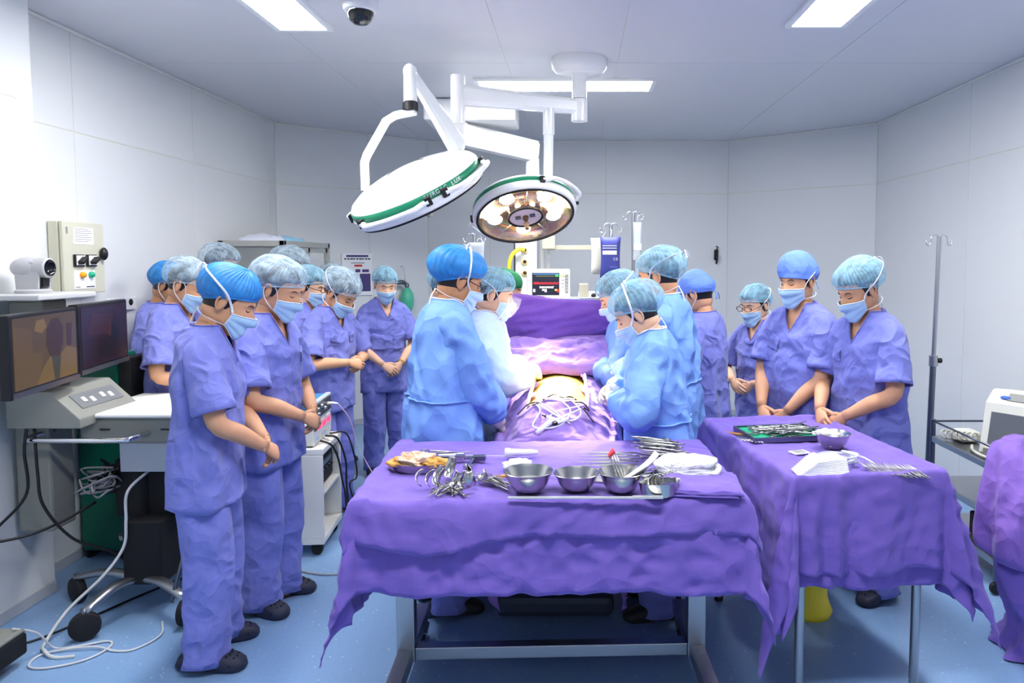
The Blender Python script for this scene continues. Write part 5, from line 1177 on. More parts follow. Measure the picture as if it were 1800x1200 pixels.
# ---------------------------------------------------------------- operating table, patient, drapes
ot = tag(empty('operating_table', (-.10, 3.9, 0)), 'operating table with dark pedestal base under the purple drapes', 'operating table')
w = rel(ot)
MB().b2(w(-.36, 3.22, .02), w(.18, 4.3, .12)).build('base', mat('base_dark', rgb(52, 58, 76), .5), ot, smooth=False, bevel=.03)
MB().b2(w(-.26, 3.28, .12), w(.06, 3.9, .62)).build('column', MATTEBLK, ot, smooth=False, bevel=.015)
MB().b2(w(-.285, 3.275, .10), w(-.255, 3.92, .60)).build('column_trim', mat('base_slate', rgb(70, 80, 110), .4), ot, smooth=False); MB().b2(w(.055, 3.275, .10), w(.085, 3.92, .60)).build('column_trim', mat('base_slate', rgb(70, 80, 110), .4), ot, smooth=False)
MB().b2(w(-.145, 3.272, .40), w(-.06, 3.279, .42)).build('rating_plate', BEIGEP, ot, smooth=False)
MB().b2(w(-.34, 3.24, .66), w(.16, 5.0, .72)).build('tabletop_frame', BRUSHED, ot, smooth=False); MB().b2(w(-.33, 3.25, .72), w(.15, 4.98, .78)).build('mattress', MATTEBLK, ot, smooth=False, bevel=.02)
for x in (-.32, .12): MB().cyl(w(x, 3.6, .66), w(x, 3.6, .10), .03).build('lift_strut', DARKSTEEL, ot, smooth=40)
for s_ in (-.62, .50): MB().tube([w(s_ * .55 - .05, 4.50, .78), w(s_, 4.50, .9), w(s_, 4.46, 1.40)], .010, 10).build('screen_post', CHROME, ot)
MB().tube([w(-.62, 4.46, 1.40), w(-.60, 4.46, 1.425), w(.48, 4.46, 1.405), w(.50, 4.46, 1.38)], .010, 10).build('screen_bar', CHROME, ot)
IOD = mat('antiseptic_skin', rgb(246, 196, 96), .4, var=.15, vscale=14)
pat = tag(empty('person', (-.085, 3.9, .78)), 'draped patient lying on the operating table with only the bare abdomen showing', 'person')
b = MB()
rows = spl([(-.68, .03, .012, .02), (-.66, .12, .02, .025), (-.56, .15, .05, .055), (-.46, .18, .088, .092), (-.3, .185, .105, .103), (0., .185, .116, .106), (.2, .185, .118, .108), (.42, .20, .115, .105), (.56, .17, .10, .10), (.63, .07, .07, .07), (.70, .06, .065, .07), (.74, .075, .09, .085), (.84, .085, .11, .10), (.93, .06, .08, .095), (.96, .02, .03, .09)], 5)
b.grid(np.array([[(rx * cos(t), y, cz + rz * sin(t)) for t in np.linspace(0, 2 * pi, 30, endpoint=False)] for y, rx, rz, cz in rows]), True, True, True, flip=True)
b.build('body', IOD, pat)
def fieldz(x, y):
    """height of the covered patient above the floor"""
    yy = (2.9, 3.15, 3.28, 3.42, 3.55, 3.75, 3.95, 4.1, 4.22, 4.34, 4.5); zz = (.80, .835, .895, .965, .985, .995, 1.005, 1.04, 1.10, 1.06, 1.02)
    zc = np.interp(y, yy, zz); hw = np.interp(y, (2.9, 3.4, 4.0, 4.5), (.25, .27, .29, .36))
    q = np.clip(np.abs(x + .085) / hw, 0, 1.0); return zc - .11 * q ** 2.2 * np.clip((zc - .70) / .2, .2, 1.4)
hw = .30; us = np.concatenate([np.linspace(-.78, -hw, 22)[:-1], np.linspace(-hw, hw, 56), np.linspace(hw, .78, 22)[1:]]); vs = np.linspace(2.95, 4.42, 92)
U, V = np.meshgrid(us, vs); b_ = np.clip(U, -hw, hw); e_ = np.abs(U) - np.abs(b_); f1, f2, f3 = FN(61, 9.), FN(62, 24.), FN(63, 42.)
Q = np.stack([U, V, 0 * U], -1); Zt = fieldz(b_ - .085, V) + .016
taper = np.interp(V, (2.9, 3.5, 4.4), (.80, .95, 1.12))
wr = .010 * (.55 - np.abs(f2(Q))) + .008 * (.55 - np.abs(f3(Q * np.array((1, .6, 1)))))
frm = np.clip((np.abs(U) - .12) / .12, 0, 1) * np.clip((V - 3.3) / .2, 0, 1) + np.clip((V - 4.08) / .1, 0, 1)
Zd = Zt + wr * (.5 + 1.1 * np.clip(frm, 0, 1)) - e_ * .96
Xd = (b_ * taper + np.sign(U) * (.02 * np.minimum(1, e_ / .05) + e_ * .06 + .05 * np.minimum(1, e_ / .3) * (.5 - np.abs(f2(Q * np.array((.2, 1, 1)))))) - .085)
hx0, hx1, hy0, hy1 = -.212, .050, 3.46, 4.06
end = np.maximum(0, 3.18 - V); P3 = np.stack([Xd, np.maximum(V, 3.18) - .10 * end + .01 * f1(Q), Zd - .95 * end], -1)
bd = MB(); m_, n_ = U.shape; Fc = []
for i in range(m_ - 1):
    for j in range(n_ - 1):
        cx, cy_ = P3[i:i + 2, j:j + 2, 0].mean(), V[i:i + 2, j:j + 2].mean()
        if hx0 + .02 * np.sin(cy_ * 30) < cx < hx1 + .02 * np.sin(cy_ * 23) and hy0 + .02 * sin(cx * 40) < cy_ < hy1 + .015 * sin(cx * 30): continue
        Fc.append((i * n_ + j, i * n_ + j + 1, (i + 1) * n_ + j + 1, (i + 1) * n_ + j))
bd.add(P3, Fc); od = tag(bd.build('patient_drape', DRAPE2), 'faded purple surgical drape over the patient with an abdominal opening', 'drape')
s_ = od.modifiers.new('thickness', 'SOLIDIFY'); s_.thickness = .004; s_.offset = -1
# white towel edges round the opening
for nm, pts in (('left', [(-.225, 3.44), (-.222, 3.62), (-.218, 3.85), (-.215, 4.04)]), ('right', [(.060, 3.44), (.064, 3.62), (.060, 3.85), (.056, 4.04)]), ('lower', [(-.225, 3.45), (-.13, 3.44), (-.03, 3.445), (.06, 3.45)])):
    P_ = [(x, y, float(fieldz(np.array(x), np.array(y))) + .022 + .004 * (i % 2)) for i, (x, y) in enumerate(pts)]
    tag(MB().tube(P_, [.007, .010, .009, .007], 8, flat=.4, smooth=6).build('towel_strip', mat('towel_cream', rgb(238, 228, 206), .9, bump=.5, bscale=90)), 'cream towel strip along the %s edge of the abdominal opening' % nm, 'towel', 'towel strips at the opening')
# rolled sheet between abdomen and screen
us, vs = np.linspace(-.47, .42, 64), np.linspace(0, 1, 26); U, V = np.meshgrid(us, vs); f2, f3 = FN(71, 13.), FN(72, 30.)
Y_ = 4.02 + .34 * V; Zr = 1.075 + .085 * np.sin(np.clip(V * 1.15, 0, 1) * pi * .62) - .10 * np.clip((np.abs(U + .06) - .30) / .2, 0, 1) ** 1.5 + .05 * (V - .3)
Q = np.stack([U, Y_ * 1.0, 0 * U], -1); Zr += .020 * (.5 - np.abs(f2(Q * np.array((.6, 1.6, 1))))) + .010 * (.5 - np.abs(f3(Q)))
Zr[0] -= .05; Zr[1] -= .02
o = tag(MB().grid(np.stack([U, Y_ + .012 * f2(Q), Zr], -1), False).build('rolled_sheet', DRAPE2), 'bunched purple sheet lying across the patient below the screen', 'drape')
s_ = o.modifiers.new('thickness', 'SOLIDIFY'); s_.thickness = .006; s_.offset = -1
# the upright screen sheet
us, vs = np.linspace(-.66, .60, 74), np.linspace(0, 1, 52); U, V = np.meshgrid(us, vs); f1, f2, f3 = FN(81, 5.), FN(82, 11.), FN(83, 24.)
zt = 1.478 - .062 * (U + .6) / 1.0 - .03 * np.sin(np.clip((U + .6) / 1.1, 0, 1) * pi); Z_ = zt - V * (zt - .72)
Q = np.stack([U * .6 + V * .5, 0 * U, Z_ * 2.2 - U * .35], -1)
Yc = 4.435 - .02 * V + .030 * (.5 - np.abs(f2(Q))) * np.minimum(1, V * 4) + .014 * (.5 - np.abs(f3(Q))) * np.minimum(1, V * 4) + .02 * f1(Q) * V - .06 * V * (1 - np.abs(U) / .7)
top = np.stack([us, np.full_like(us, 4.475), zt[0] - .02], -1)[None]
Pq = np.concatenate([np.stack([us, np.full_like(us, 4.49), zt[0] - .12], -1)[None], top, np.stack([us, np.full_like(us, 4.46), zt[0] + .004], -1)[None], np.stack([U, Yc, Z_], -1)[1:]])
o = tag(MB().grid(Pq, False, flip=True).build('screen_drape', mat('drape_cotton_screen', rgb(122, 84, 184), .8, var=.06, vscale=3, bump=.25, bscale=420, crease=.3, cscale=5, sheen=.15, spec=.2)), 'purple anaesthesia screen drape hung across the operating table', 'drape')
s_ = o.modifiers.new('thickness', 'SOLIDIFY'); s_.thickness = .003; s_.offset = -1
def onp(x, y, dz=.022): return (x, y, float(fieldz(np.array(x), np.array(y))) + dz)
rs_ = random.Random(12)
for i, (lb, pts, rr, m_) in enumerate((
    ('white suction tube looping on the drape below the opening', [(-.20, 3.444), (-.16, 3.346), (-.19, 3.262), (-.12, 3.220), (-.05, 3.262), (-.02, 3.346), (-.06, 3.416), (.0, 3.444)], .004, SILICONE),
    ('clear tube bent over the drape beside the cautery pen', [(-.17, 3.402), (-.10, 3.318), (-.02, 3.283), (.03, 3.346), (-.02, 3.430), (-.10, 3.458)], .004, SILICONE),
    ('white cautery lead crossing the drape', [(-.19, 3.458), (-.12, 3.360), (-.06, 3.304), (-.02, 3.255)], .003, CABLEW),
    ('second white lead crossing the drape', [(.04, 3.416), (-.02, 3.360), (-.09, 3.332), (-.13, 3.276)], .003, CABLEW),
    ('black cable lying along the opening edge', [(-.15, 3.430), (-.10, 3.472), (-.06, 3.444), (-.02, 3.458), (.01, 3.451)], .004, CABLEB),
    ('black wire loop near the right edge of the drape', [(.0, 3.416), (.04, 3.430), (.07, 3.402), (.04, 3.388), (.09, 3.332)], .003, CABLEB),
    ('black wire loop near the left edge of the drape', [(-.27, 3.402), (-.22, 3.430), (-.17, 3.416), (-.20, 3.402)], .003, CABLEB))):
    cable(lb, [onp(*q, .026 + .006 * (k % 2)) for k, q in enumerate(pts)], rr, m_, 6)
sw = tag(empty('suction_wand', onp(-.17, 3.20, .03)), 'long white suction wand lying across the purple drape', 'surgical instrument')
o_ = np.array(onp(-.17, 3.20, .03)); MB().tube([np.array((0, 0, 0)), np.array(onp(-.11, 3.25, .04)) - o_], [.010, .014], 10).build('grip', WHITEP, sw); MB().tube([np.array(onp(-.11, 3.25, .04)) - o_, np.array(onp(.03, 3.37, .035)) - o_], [.006, .0035], 10).build('tube', WHITEP, sw)
for i, (a, b2_, lb) in enumerate((((-.15, 3.31), (-.07, 3.26), 'white cautery pen with black tip among the tubes'), ((-.10, 3.24), (-.03, 3.28), 'second white cautery pen under the tubes'))):
    cp = tag(empty('cautery_pen', onp(*a, .035)), lb, 'surgical instrument'); o_ = np.array(onp(*a, .035)); e2 = np.array(onp(*b2_, .035)) - o_
    MB().tube([e2 * .3, e2], [.008, .010], 10).build('barrel', WHITEP, cp); MB().tube([e2 * 0, e2 * .3], [.003, .007], 8).build('tip', BLACKP, cp)
# ---------------------------------------------------------------- instruments
def hemostat(L_=.17, spread=.10, curve=.0):
    """ring-handled clamp along +X (tips at +X)"""
    b = MB()
    for s_ in (-1, 1):
        ring = [(-.075 * L_ / .17 + .0125 * cos(t), s_ * .019 + .0105 * sin(t), 0) for t in np.linspace(0, 2 * pi, 15)]
        b.tube(ring, .0024, 6, cap=False)
        b.tube([(-.062 * L_ / .17, s_ * .016, 0), (-.03 * L_ / .17, s_ * .010, .001 * s_), (.02 * L_ / .17, -s_ * .001, .001 * s_), (.055 * L_ / .17, -s_ * .004 * spread * 10 * .4, 0), (.095 * L_ / .17, -s_ * .0015, curve)], [.0028, .003, .0038, .003, .0014], 6, smooth=3)
    b.ell((.02 * L_ / .17, 0, 0), (.005, .005, .004), 8, 6)
    return b
HM = hemostat().build('clamp', TOOL); HM2 = hemostat(.20, .1, .006).build('clamp', TOOL)
def place(proto, loc, rot, sc=1.0, used=set()):
    o = proto if proto.name not in used else proto.copy()
    if o is proto: used.add(proto.name)
    else: COL.objects.link(o)
    o.location = loc; o.rotation_euler = rot; o.scale = (sc,) * 3
    return o
rs_ = random.Random(3)
# stack of ring clamps at the far right of the front table: handles to the right
for i in range(18):
    a = (0.3338, 2.7136, 0.9000); t = i / 17
    o = place(HM if i % 2 else HM2, (a[0] + rs_.uniform(-.02, .02), 2.82 + .012 * (i % 9) + rs_.uniform(-.01, .01), .873 + .0065 * (i // 2)), (rs_.uniform(-.3, .3), -.18, pi + .38 + rs_.uniform(-.12, .12)), 1.0)
    tag(o, 'steel ring-handled clamp in the big stack beside the white gauze', 'surgical clamp', 'clamps stacked beside the gauze')
for i in range(8):
    a = (0.2887, 2.5948, 0.8700)
    o = place(HM, (a[0] - .02 + rs_.uniform(-.05, .04), a[1] + .02 * i / 2 - .04, .869 + .005 * (i % 3)), (rs_.uniform(-.2, .2), 0, pi + .25 + rs_.uniform(-.2, .2)), 1.0)
    tag(o, 'steel clamp lying flat behind the third bowl', 'surgical clamp', 'clamps lying behind the third bowl')
def tweezer(L_):
    b = MB()
    for s_ in (-1, 1): b.tube([(-L_ / 2, 0, 0), (-L_ * .35, s_ * .004, 0), (0, s_ * .008, 0), (L_ * .3, s_ * .005, 0), (L_ / 2, s_ * .001, 0)], [.005, .0055, .0055, .003, .0012], 6, flat=.4, smooth=3)
    return b
TW = tweezer(.24).build('forceps', TOOL)
for i in range(6):
    a = (0.1344 + -0.00203 * i, 2.9218 + -0.04491 * i, 0.8660)
    tag(place(TW, (a[0] + .012 * (i % 3), a[1], .868), (0, 0, pi - .06 + .03 * i)), 'long steel thumb forceps in the row behind the bowls, %s counted from the back' % ORD[i], 'forceps', 'forceps in a row behind the bowls')
for i in range(4):
    a = (0.0000 + 0.02879 * i, 2.6081 + -0.02088 * i, 0.8660)
    tag(place(TW, (a[0], a[1], .867), (0, 0, pi + .05 - .05 * i), .8), 'thin steel forceps lying just behind the middle bowl, %s from the left' % ORD[i], 'forceps', 'thin forceps behind the middle bowl')
def bowl(label, c, r_, h_, liquid=None):
    t = tag(empty('bowl', c), label, 'bowl', 'steel bowls on the tables')
    MB().lathe([(0, .002), (r_ * .50, .0), (r_ * .62, h_ * .12), (r_ * .80, h_ * .45), (r_ * .93, h_ * .85), (r_ * 1.0, h_), (r_ * 1.02, h_ + .002), (r_ * 1.0, h_ + .003), (r_ * .92, h_ * .88), (r_ * .78, h_ * .47), (r_ * .6, h_ * .15), (r_ * .48, h_ * .05), (0, h_ * .05)], 40).build('shell', STEEL, t, smooth=60)
    if liquid: MB().lathe([(0, h_ * liquid), (r_ * (.55 + .40 * liquid), h_ * liquid)], 32).build('liquid', mat('saline', rgb(200, 200, 190), .03, alpha=.45), t)
    return t
Z1 = .864
def at(p, z=Z1): return (p[0], p[1], z)
bowl('largest of the three steel bowls in the row, holding clear liquid', at((-0.1575, 2.4436, 0.8640)), .084, .068, .5)
bowl('middle steel bowl of the three in the row', at((0.0059, 2.4560, 0.8640)), .077, .058, .4)
b3 = at((0.1595, 2.4436, 0.8640)); bowl('steel bowl holding red-tipped rods and white paper packets', b3, .078, .066)
for i in range(4):
    r_ = tag(empty('red_tipped_rod', (b3[0] - .005 + .012 * i, b3[1] + .005 * i, Z1 + .022)), 'red-tipped metal rod standing in the third bowl, %s from the front' % ORD[i], 'rod', 'red-tipped rods in the third bowl')
    MB().tube([(0, 0, 0), (-.035 - .006 * i, .015 * (i - 1), .10)], .0022, 8).build('shaft', STEEL, r_); MB().tube([(-.034 - .006 * i, .0145 * (i - 1), .096), (-.039 - .007 * i, .0165 * (i - 1), .112)], .0036, 8).build('red_tip', mat('red_tip', rgb(236, 70, 80), .5), r_)
for i in range(5):
    tag(MB().box((b3[0] + .048 + .012 * i, b3[1] - .01 + .012 * i, Z1 + .068 + .004 * i), (.105, .022, .003), rotz(.22 * i - .2) @ roty(-.62) @ rotx(.35)).build('paper_packet', PAPER, smooth=False), 'long white paper packet leaning in the third bowl, %s from the left' % ORD[i], 'packet', 'packets in the third bowl')
def kidney(label, c, a_, b_, h_, rz=0, m_=STEEL):
    t = empty('kidney_dish', c, rz); tag(t, label, 'dish')
    th = np.linspace(0, 2 * pi, 44, endpoint=False)
    def ring(sc, z): return [(a_ * sc * cos(q), b_ * sc * sin(q) + .25 * b_ * cos(q) ** 2 * (1 if True else 0) - .12 * b_, z) for q in th]
    MB().grid(np.array([ring(.01, .001), ring(.8, .0), ring(.86, .006), ring(.97, h_), ring(1.0, h_ + .002), ring(.965, h_ + .001), ring(.84, .010), ring(.5, .005), ring(.01, .004)]), True, flip=False).build('shell', m_, t, smooth=60)
    return t
k1 = at((-0.5827, 2.6870, 0.8640)); kidney('shallow oval steel dish full of orange-stained gauze', k1, .115, .055, .030)
STAIN = mat('stained_gauze', rgb(240, 170, 90), .9, var=.45, vscale=22, bump=.5, bscale=120)
PALEG = mat('peach_gauze', rgb(250, 216, 186), .9, bump=.4, bscale=150, crease=.3, cscale=20)
def lump(name, label, c, rx, ry, rz_, seed, m_, cat='gauze', grp=None, ang=0.0, amp=.35):
    f = FN(seed, 2.2); U, V = np.meshgrid(np.linspace(0, 2 * pi, 30, endpoint=False), np.linspace(.02, pi / 2 * 1.0, 12))
    D = np.stack([np.cos(U) * np.sin(V), np.sin(U) * np.sin(V), np.cos(V)], -1); k = 1 + amp * (.4 - np.abs(f(D * 1.6))) + .1 * f(D * 3.1)
    P_ = D * np.array((rx, ry, rz_)) * k[..., None]; P_[-1, :, 2] = 0
    o = MB().grid(P_, True, True, True, flip=False).build(name, m_); o.location = c; o.rotation_euler = (0, 0, ang); return tag(o, label, cat, grp)
lump('gauze_swab', 'pale peach gauze sheet folded over the dish', (k1[0] - .015, k1[1], Z1 + .022), .085, .045, .04, 2, PALEG, amp=.5)
for i, (dx, dy, s_) in enumerate(((-.085, -.01, .03), (.075, .0, .036), (.02, .035, .025), (.05, -.03, .025))): lump('gauze_swab', 'orange antiseptic-stained gauze swab at the %s of the oval dish' % ('left end', 'right end', 'back', 'front')[i], (k1[0] + dx, k1[1] + dy, Z1 + .022), s_ * 1.2, s_ * .8, .026, 20 + i, STAIN, grp='stained swabs in the dish')
# sternal retractor: toothed bar with a T arm
rt = tag(empty('rib_retractor', at((-0.4673, 2.8041, 0.8750), Z1 + .008), radians(-2)), 'toothed steel bar retractor with a T-shaped arm', 'retractor')
MB().b2((-.13, -.006, .0), (.11, .006, .014)).build('toothed_bar', STEEL, rt, smooth=False, bevel=.002)
for i in range(18): MB().b2((-.125 + i * .011, -.010, .004), (-.120 + i * .011, -.005, .012)).build('tooth', DARKSTEEL, rt, smooth=False)
MB().b2((.0, -.013, -.002), (.04, .013, .02)).build('slider', STEEL, rt, smooth=False, bevel=.003); MB().b2((.068, -.125, .0), (.080, .0, .012)).build('cross_arm', STEEL, rt, smooth=False, bevel=.002); MB().b2((.055, -.130, -.002), (.093, -.118, .016)).build('blade', STEEL, rt, smooth=False, bevel=.002); MB().b2((.07, -.012, -.004), (.12, .016, .018)).build('end_block', DARKSTEEL, rt, smooth=False, bevel=.003)
tag(place(HM2, at((-0.5286, 2.9232, 0.8680), .869), (0, 0, -.10), 1.05), 'curved ring scissors lying at the back left of the front table', 'scissors')
sy = tag(empty('syringe', at((-0.4931, 2.8640, 0.8700), .872), .08), 'white plastic handpiece lying behind the toothed bar retractor', 'instrument'); MB().tube([(-.05, 0, 0), (.02, 0, 0), (.03, 0, 0), (.05, 0, .0)], [.006, .008, .010, .008], 10).build('barrel', WHITEP, sy); MB().tube([(.05, 0, 0), (.10, -.01, 0), (.25, -.03, 0)], .0015, 6).build('lead', CABLEW, sy)
# blade retractors
def blade(nm='retractor_blade', w_=.028, seed=0, bend=2.6, L_=.11):
    t = np.linspace(0, 1, 16); ang = bend * t; x = np.cumsum(np.cos(ang)) * L_ / 16; z = np.cumsum(np.sin(ang)) * L_ / 16
    G = np.array([[(x[i], -w_ / 2 * (1 - .25 * (i / 15) ** 4), z[i]), (x[i], w_ / 2 * (1 - .25 * (i / 15) ** 4), z[i])] for i in range(16)])
    b = MB(); b.grid(G, False); o = b.build(nm, STEEL); s_ = o.modifiers.new('t', 'SOLIDIFY'); s_.thickness = .003; return o
BL = blade(); BL2 = blade(w_=.045, bend=1.9, L_=.12)
for i, (px, py, rz_, rx, big) in enumerate(((742, 856, 2.9, 1.2, 0), (756, 858, 2.6, 1.3, 0), (770, 862, 2.2, 1.1, 1), (785, 848, 1.6, .5, 1), (800, 856, .8, .9, 1), (812, 850, .2, 1.2, 0), (826, 862, -1.2, .4, 1), (838, 850, .4, 1.5, 0), (776, 838, .2, -.2, 1), (800, 836, .1, .1, 1), (815, 866, 2.4, .6, 0), (790, 864, 1.2, .8, 0))):
    p_ = {742: (-0.5250, 2.4622, 0.8700), 756: (-0.4951, 2.4497, 0.8700), 770: (-0.4632, 2.4250, 0.8700), 785: (-0.4498, 2.5136, 0.8700), 800: (-0.4156, 2.4876, 0.8700), 812: (-0.3938, 2.5006, 0.8700), 826: (-0.3551, 2.4250, 0.8700), 838: (-0.3421, 2.5006, 0.8700), 776: (-0.4801, 2.5809, 0.8700), 815: (-0.3727, 2.4008, 0.8700), 790: (-0.4225, 2.4128, 0.8700)}[px]
    tag(place(BL2 if big else BL, (p_[0], p_[1], .874 + .004 * (i % 4)), (rx * .6, -.1, rz_), .78), 'curved steel retractor blade in the heap before the oval dish', 'retractor', 'retractor blades in a heap')
for i in range(14):
    p_ = (-0.4053, 2.4250, 0.8700)
    tag(place(HM, (p_[0] + rs_.uniform(-.06, .03), p_[1] + rs_.uniform(-.03, .03), .869 + .004 * (i % 4)), (rs_.uniform(-.5, .5), rs_.uniform(-.1, .1), rs_.uniform(-2.5, -.5)), .6), 'small steel clamp tangled in the heap of retractors', 'surgical clamp', 'clamps in the retractor heap')
for i in range(14):
    p_ = (-0.2864, 2.5006, 0.8700)
    tag(place(HM, (p_[0] + rs_.uniform(-.035, .035), p_[1] + rs_.uniform(-.035, .035), .869 + .005 * (i % 4)), (rs_.uniform(-.3, .3), rs_.uniform(-.1, .1), -.9 + rs_.uniform(-.35, .35)), .7), 'towel clip in the pile left of the largest bowl', 'towel clip', 'towel clips left of the largest bowl')
# gauze, tube and bulb behind the largest bowl
p_ = (-0.2233, 2.8724, 0.8700); tb_ = tag(empty('suction_bulb', at(p_, Z1 + .018)), 'white plastic suction tube at the back of the front table', 'surgical instrument')
MB().lathe([(0, -.055), (.017, -.055), (.018, -.04), (.014, -.03), (.012, .05), (.008, .075), (0, .078)], 18, M=roty(pi / 2)).build('tube', WHITEP, tb_); MB().lathe([(.011, -.0551), (.011, -.03), (0, -.03)], 14, M=roty(pi / 2)).build('bore', BEIGEP, tb_)
p_ = (-0.2099, 2.6963, 0.8700); lump('gauze_swab', 'crumpled white gauze behind the largest bowl', at(p_), .065, .045, .035, 44, GAUZE)
p_ = (-0.2544, 2.5809, 0.8700); tag(MB().tube([(p_[0] - .03, p_[1] - .005, .872), (p_[0] + .01, p_[1], .874)], [.004, .007], 8).build('drain_tip', mat('orange_rubber', rgb(230, 150, 80), .5)), 'small orange rubber drain tip left of the largest bowl', 'drain')
# big gauze stack and folded drape at the right end
def folded(name, label, c, rz_, sx, sy_, layers, th, m_, seed, cat):
    t = empty(name, c, rz_); tag(t, label, cat); f = FN(seed, 12.); g_ = FN(seed + 1, 34.)
    for i in range(layers):
        U, V = np.meshgrid(np.linspace(-1, 1, 26), np.linspace(-1, 1, 22)); k = 1 - .03 * (i % 3); ox = .012 * math.sin(i * 2.1 + seed)
        soft = m_ is GAUZE; k = k * (1 - (.045 * i if soft else 0)); X_, Y2 = U * sx / 2 * k * (1 - (.16 * V ** 4 if soft else 0)) + ox, V * sy_ / 2 * k * (1 - (.20 * U ** 4 if soft else 0)); q = np.stack([X_, Y2, 0 * X_ + i * .1], -1)
        zt = th * (i + 1) * (1 - .5 * np.clip(np.maximum(np.abs(U), np.abs(V)) - (.5 if m_ is GAUZE else .8), 0, 1) / (.5 if m_ is GAUZE else .2) * .6) + (.020 if m_ is GAUZE else .008) * f(q) * (i + 1) / layers + (.010 if m_ is GAUZE else .004) * (.5 - np.abs(g_(q)))
        zt = np.maximum(zt, .002 + th * i * .5); b = MB(); b.grid(np.stack([X_, Y2, zt], -1), False); b.grid(np.stack([X_, Y2, np.maximum(0, zt - th * .8)], -1), False, flip=True)
        for sl in (np.s_[0, :], np.s_[-1, :], np.s_[:, 0], np.s_[:, -1]):
            a = np.stack([X_[sl], Y2[sl], zt[sl]], -1); b2_ = a - np.array((0, 0, th * .8)); b2_[:, 2] = np.maximum(b2_[:, 2], 0); mid = (a + b2_) / 2 + np.array((X_[sl] * .02, Y2[sl] * .02, 0 * zt[sl])).T; b.grid(np.array([a, mid, b2_]), False)
        b.build('layer', m_, t)
    return t
p_ = (0.4336, 2.5006, 0.8700); folded('folded_drape', 'folded purple drape at the right end of the front table', at(p_, .862), radians(-6), .27, .25, 3, .010, DRAPE, 5, 'drape')
p_ = (0.4015, 2.5926, 0.9000); folded('gauze_stack', 'thick stack of white gauze lying on the folded purple drape', at(p_, .893), radians(-14), .23, .13, 5, .014, GAUZE, 8, 'gauze')
p_ = (0.2867, 2.4008, 0.8700); kidney('kidney-shaped steel dish holding spoons beside the folded drape', at(p_), .075, .042, .045, .3)
for i in range(5):
    tag(place(BL, (p_[0] + .012 * i - .03, p_[1] + .01, .880 + .003 * i), (.3, -.9, 2.2 + .15 * i), .8), 'small curved steel blade standing in the kidney dish, %s from the left' % ORD[i], 'retractor', 'blades in the kidney dish')
pa, pb_ = (-0.2189, 2.3488, 0.8640), (0.2800, 2.3431, 0.8640)
rl = MB(); c_ = [(pa[0] + pb_[0]) / 2, (pa[1] + pb_[1]) / 2]; rl.box((c_[0], c_[1], .872), (pb_[0] - pa[0], .012, .006)); rl.box((pb_[0] - .04, c_[1], .8735), (.10, .016, .008))
tag(rl.build('steel_rule', mat('rule_pale', rgb(214, 214, 212), .35, .4), smooth=False, bevel=.001), 'long flat steel rule lying along the front edge of the table', 'ruler')
tag(place(TW, at((0.0765, 2.4011, 0.8660), .867), (0, 0, -1.0), .35), 'tiny steel pin between the middle and third bowls', 'forceps')
# ---------------------------------------------------------------- right table contents
Z2 = .868
tr = tag(empty('instrument_tray', at((0.9166, 3.2152, 0.8700), Z2), radians(9)), 'dark steel tray lined with green cloth on the right table', 'tray')
MB().b2((-.165, -.115, .0), (.165, .115, .006)).build('base', DARKSTEEL, tr, smooth=False)
for a, b2_ in (((-.17, -.12, 0), (.17, -.113, .022)), ((-.17, .113, 0), (.17, .12, .022)), ((-.17, -.113, 0), (-.163, .113, .022)), ((.163, -.113, 0), (.17, .113, .022))): MB().b2(a, b2_).build('side', DARKSTEEL, tr, smooth=False)
U, V = np.meshgrid(np.linspace(-.158, .158, 28), np.linspace(-.108, .108, 20)); f = FN(15, 30.); zc = .010 + .007 * np.abs(f(np.stack([U, V, 0 * U], -1)))
tc_ = tag(MB().grid(np.stack([U, V, zc], -1), False).build('lining_cloth', mat('green_cloth', rgb(24, 160, 118), .8, bump=.3, bscale=200)), 'green cloth lining the instrument tray', 'cloth'); tc_.location = tr.location; tc_.rotation_euler = tr.rotation_euler
tl = tr.location
for i in range(26):
    x, y = rs_.uniform(-.07, .11), rs_.uniform(-.07, .07)
    tag(place(HM2 if i % 2 else HM, (tl.x + x, tl.y + y, Z2 + .020 + .004 * (i % 5)), (rs_.uniform(-.3, .3), rs_.uniform(-.08, .08), .15 + rs_.uniform(-.35, .35) + pi * (i % 7 == 0)), 1.0), 'steel clamp on the green cloth in the tray', 'surgical clamp', 'clamps in the green-lined tray')
for i in range(7):
    p_ = (0.7439, 3.1732, 0.8700); rd = tag(empty('scalpel_rod', (p_[0] - .012 * i + .02, p_[1] - .014 + .006 * i, Z2 + .006), radians(112) - .02 * i), 'thin steel rod with amber grip, %s from the green-lined tray' % ORD[i], 'rod', 'amber-grip rods left of the tray')
    MB().tube([(-.11, 0, 0), (.04, 0, 0)], .0022, 6).build('shaft', STEEL, rd); MB().tube([(.04, 0, 0), (.075, 0, 0)], .0034, 8).build('grip', mat('amber_grip', rgb(190, 130, 60), .4), rd)
p_ = (1.0762, 2.9968, 0.8700); b4 = at(p_, Z2); bowl('steel bowl of pale swabs on the right table', b4, .072, .062)
for i in range(6): lump('swab_ball', 'cream swab lying %s in the bowl on the right table' % ('rightmost', 'back right', 'back left', 'leftmost', 'front left', 'front right')[i], (b4[0] + .030 * cos(i * 1.1), b4[1] + .030 * sin(i * 1.1), Z2 + .016), .022, .02, .028, 60 + i, mat('cream_swab', rgb(240, 228, 190), .9, bump=.4, bscale=150), grp='swabs in the right bowl')
lump('plastic_film', 'crumpled clear film over the bowl on the right table', (b4[0] - .02, b4[1] + .0, Z2 + .056), .055, .045, .022, 70, mat('clear_film', rgb(232, 234, 238), .15, alpha=.55), cat='film')
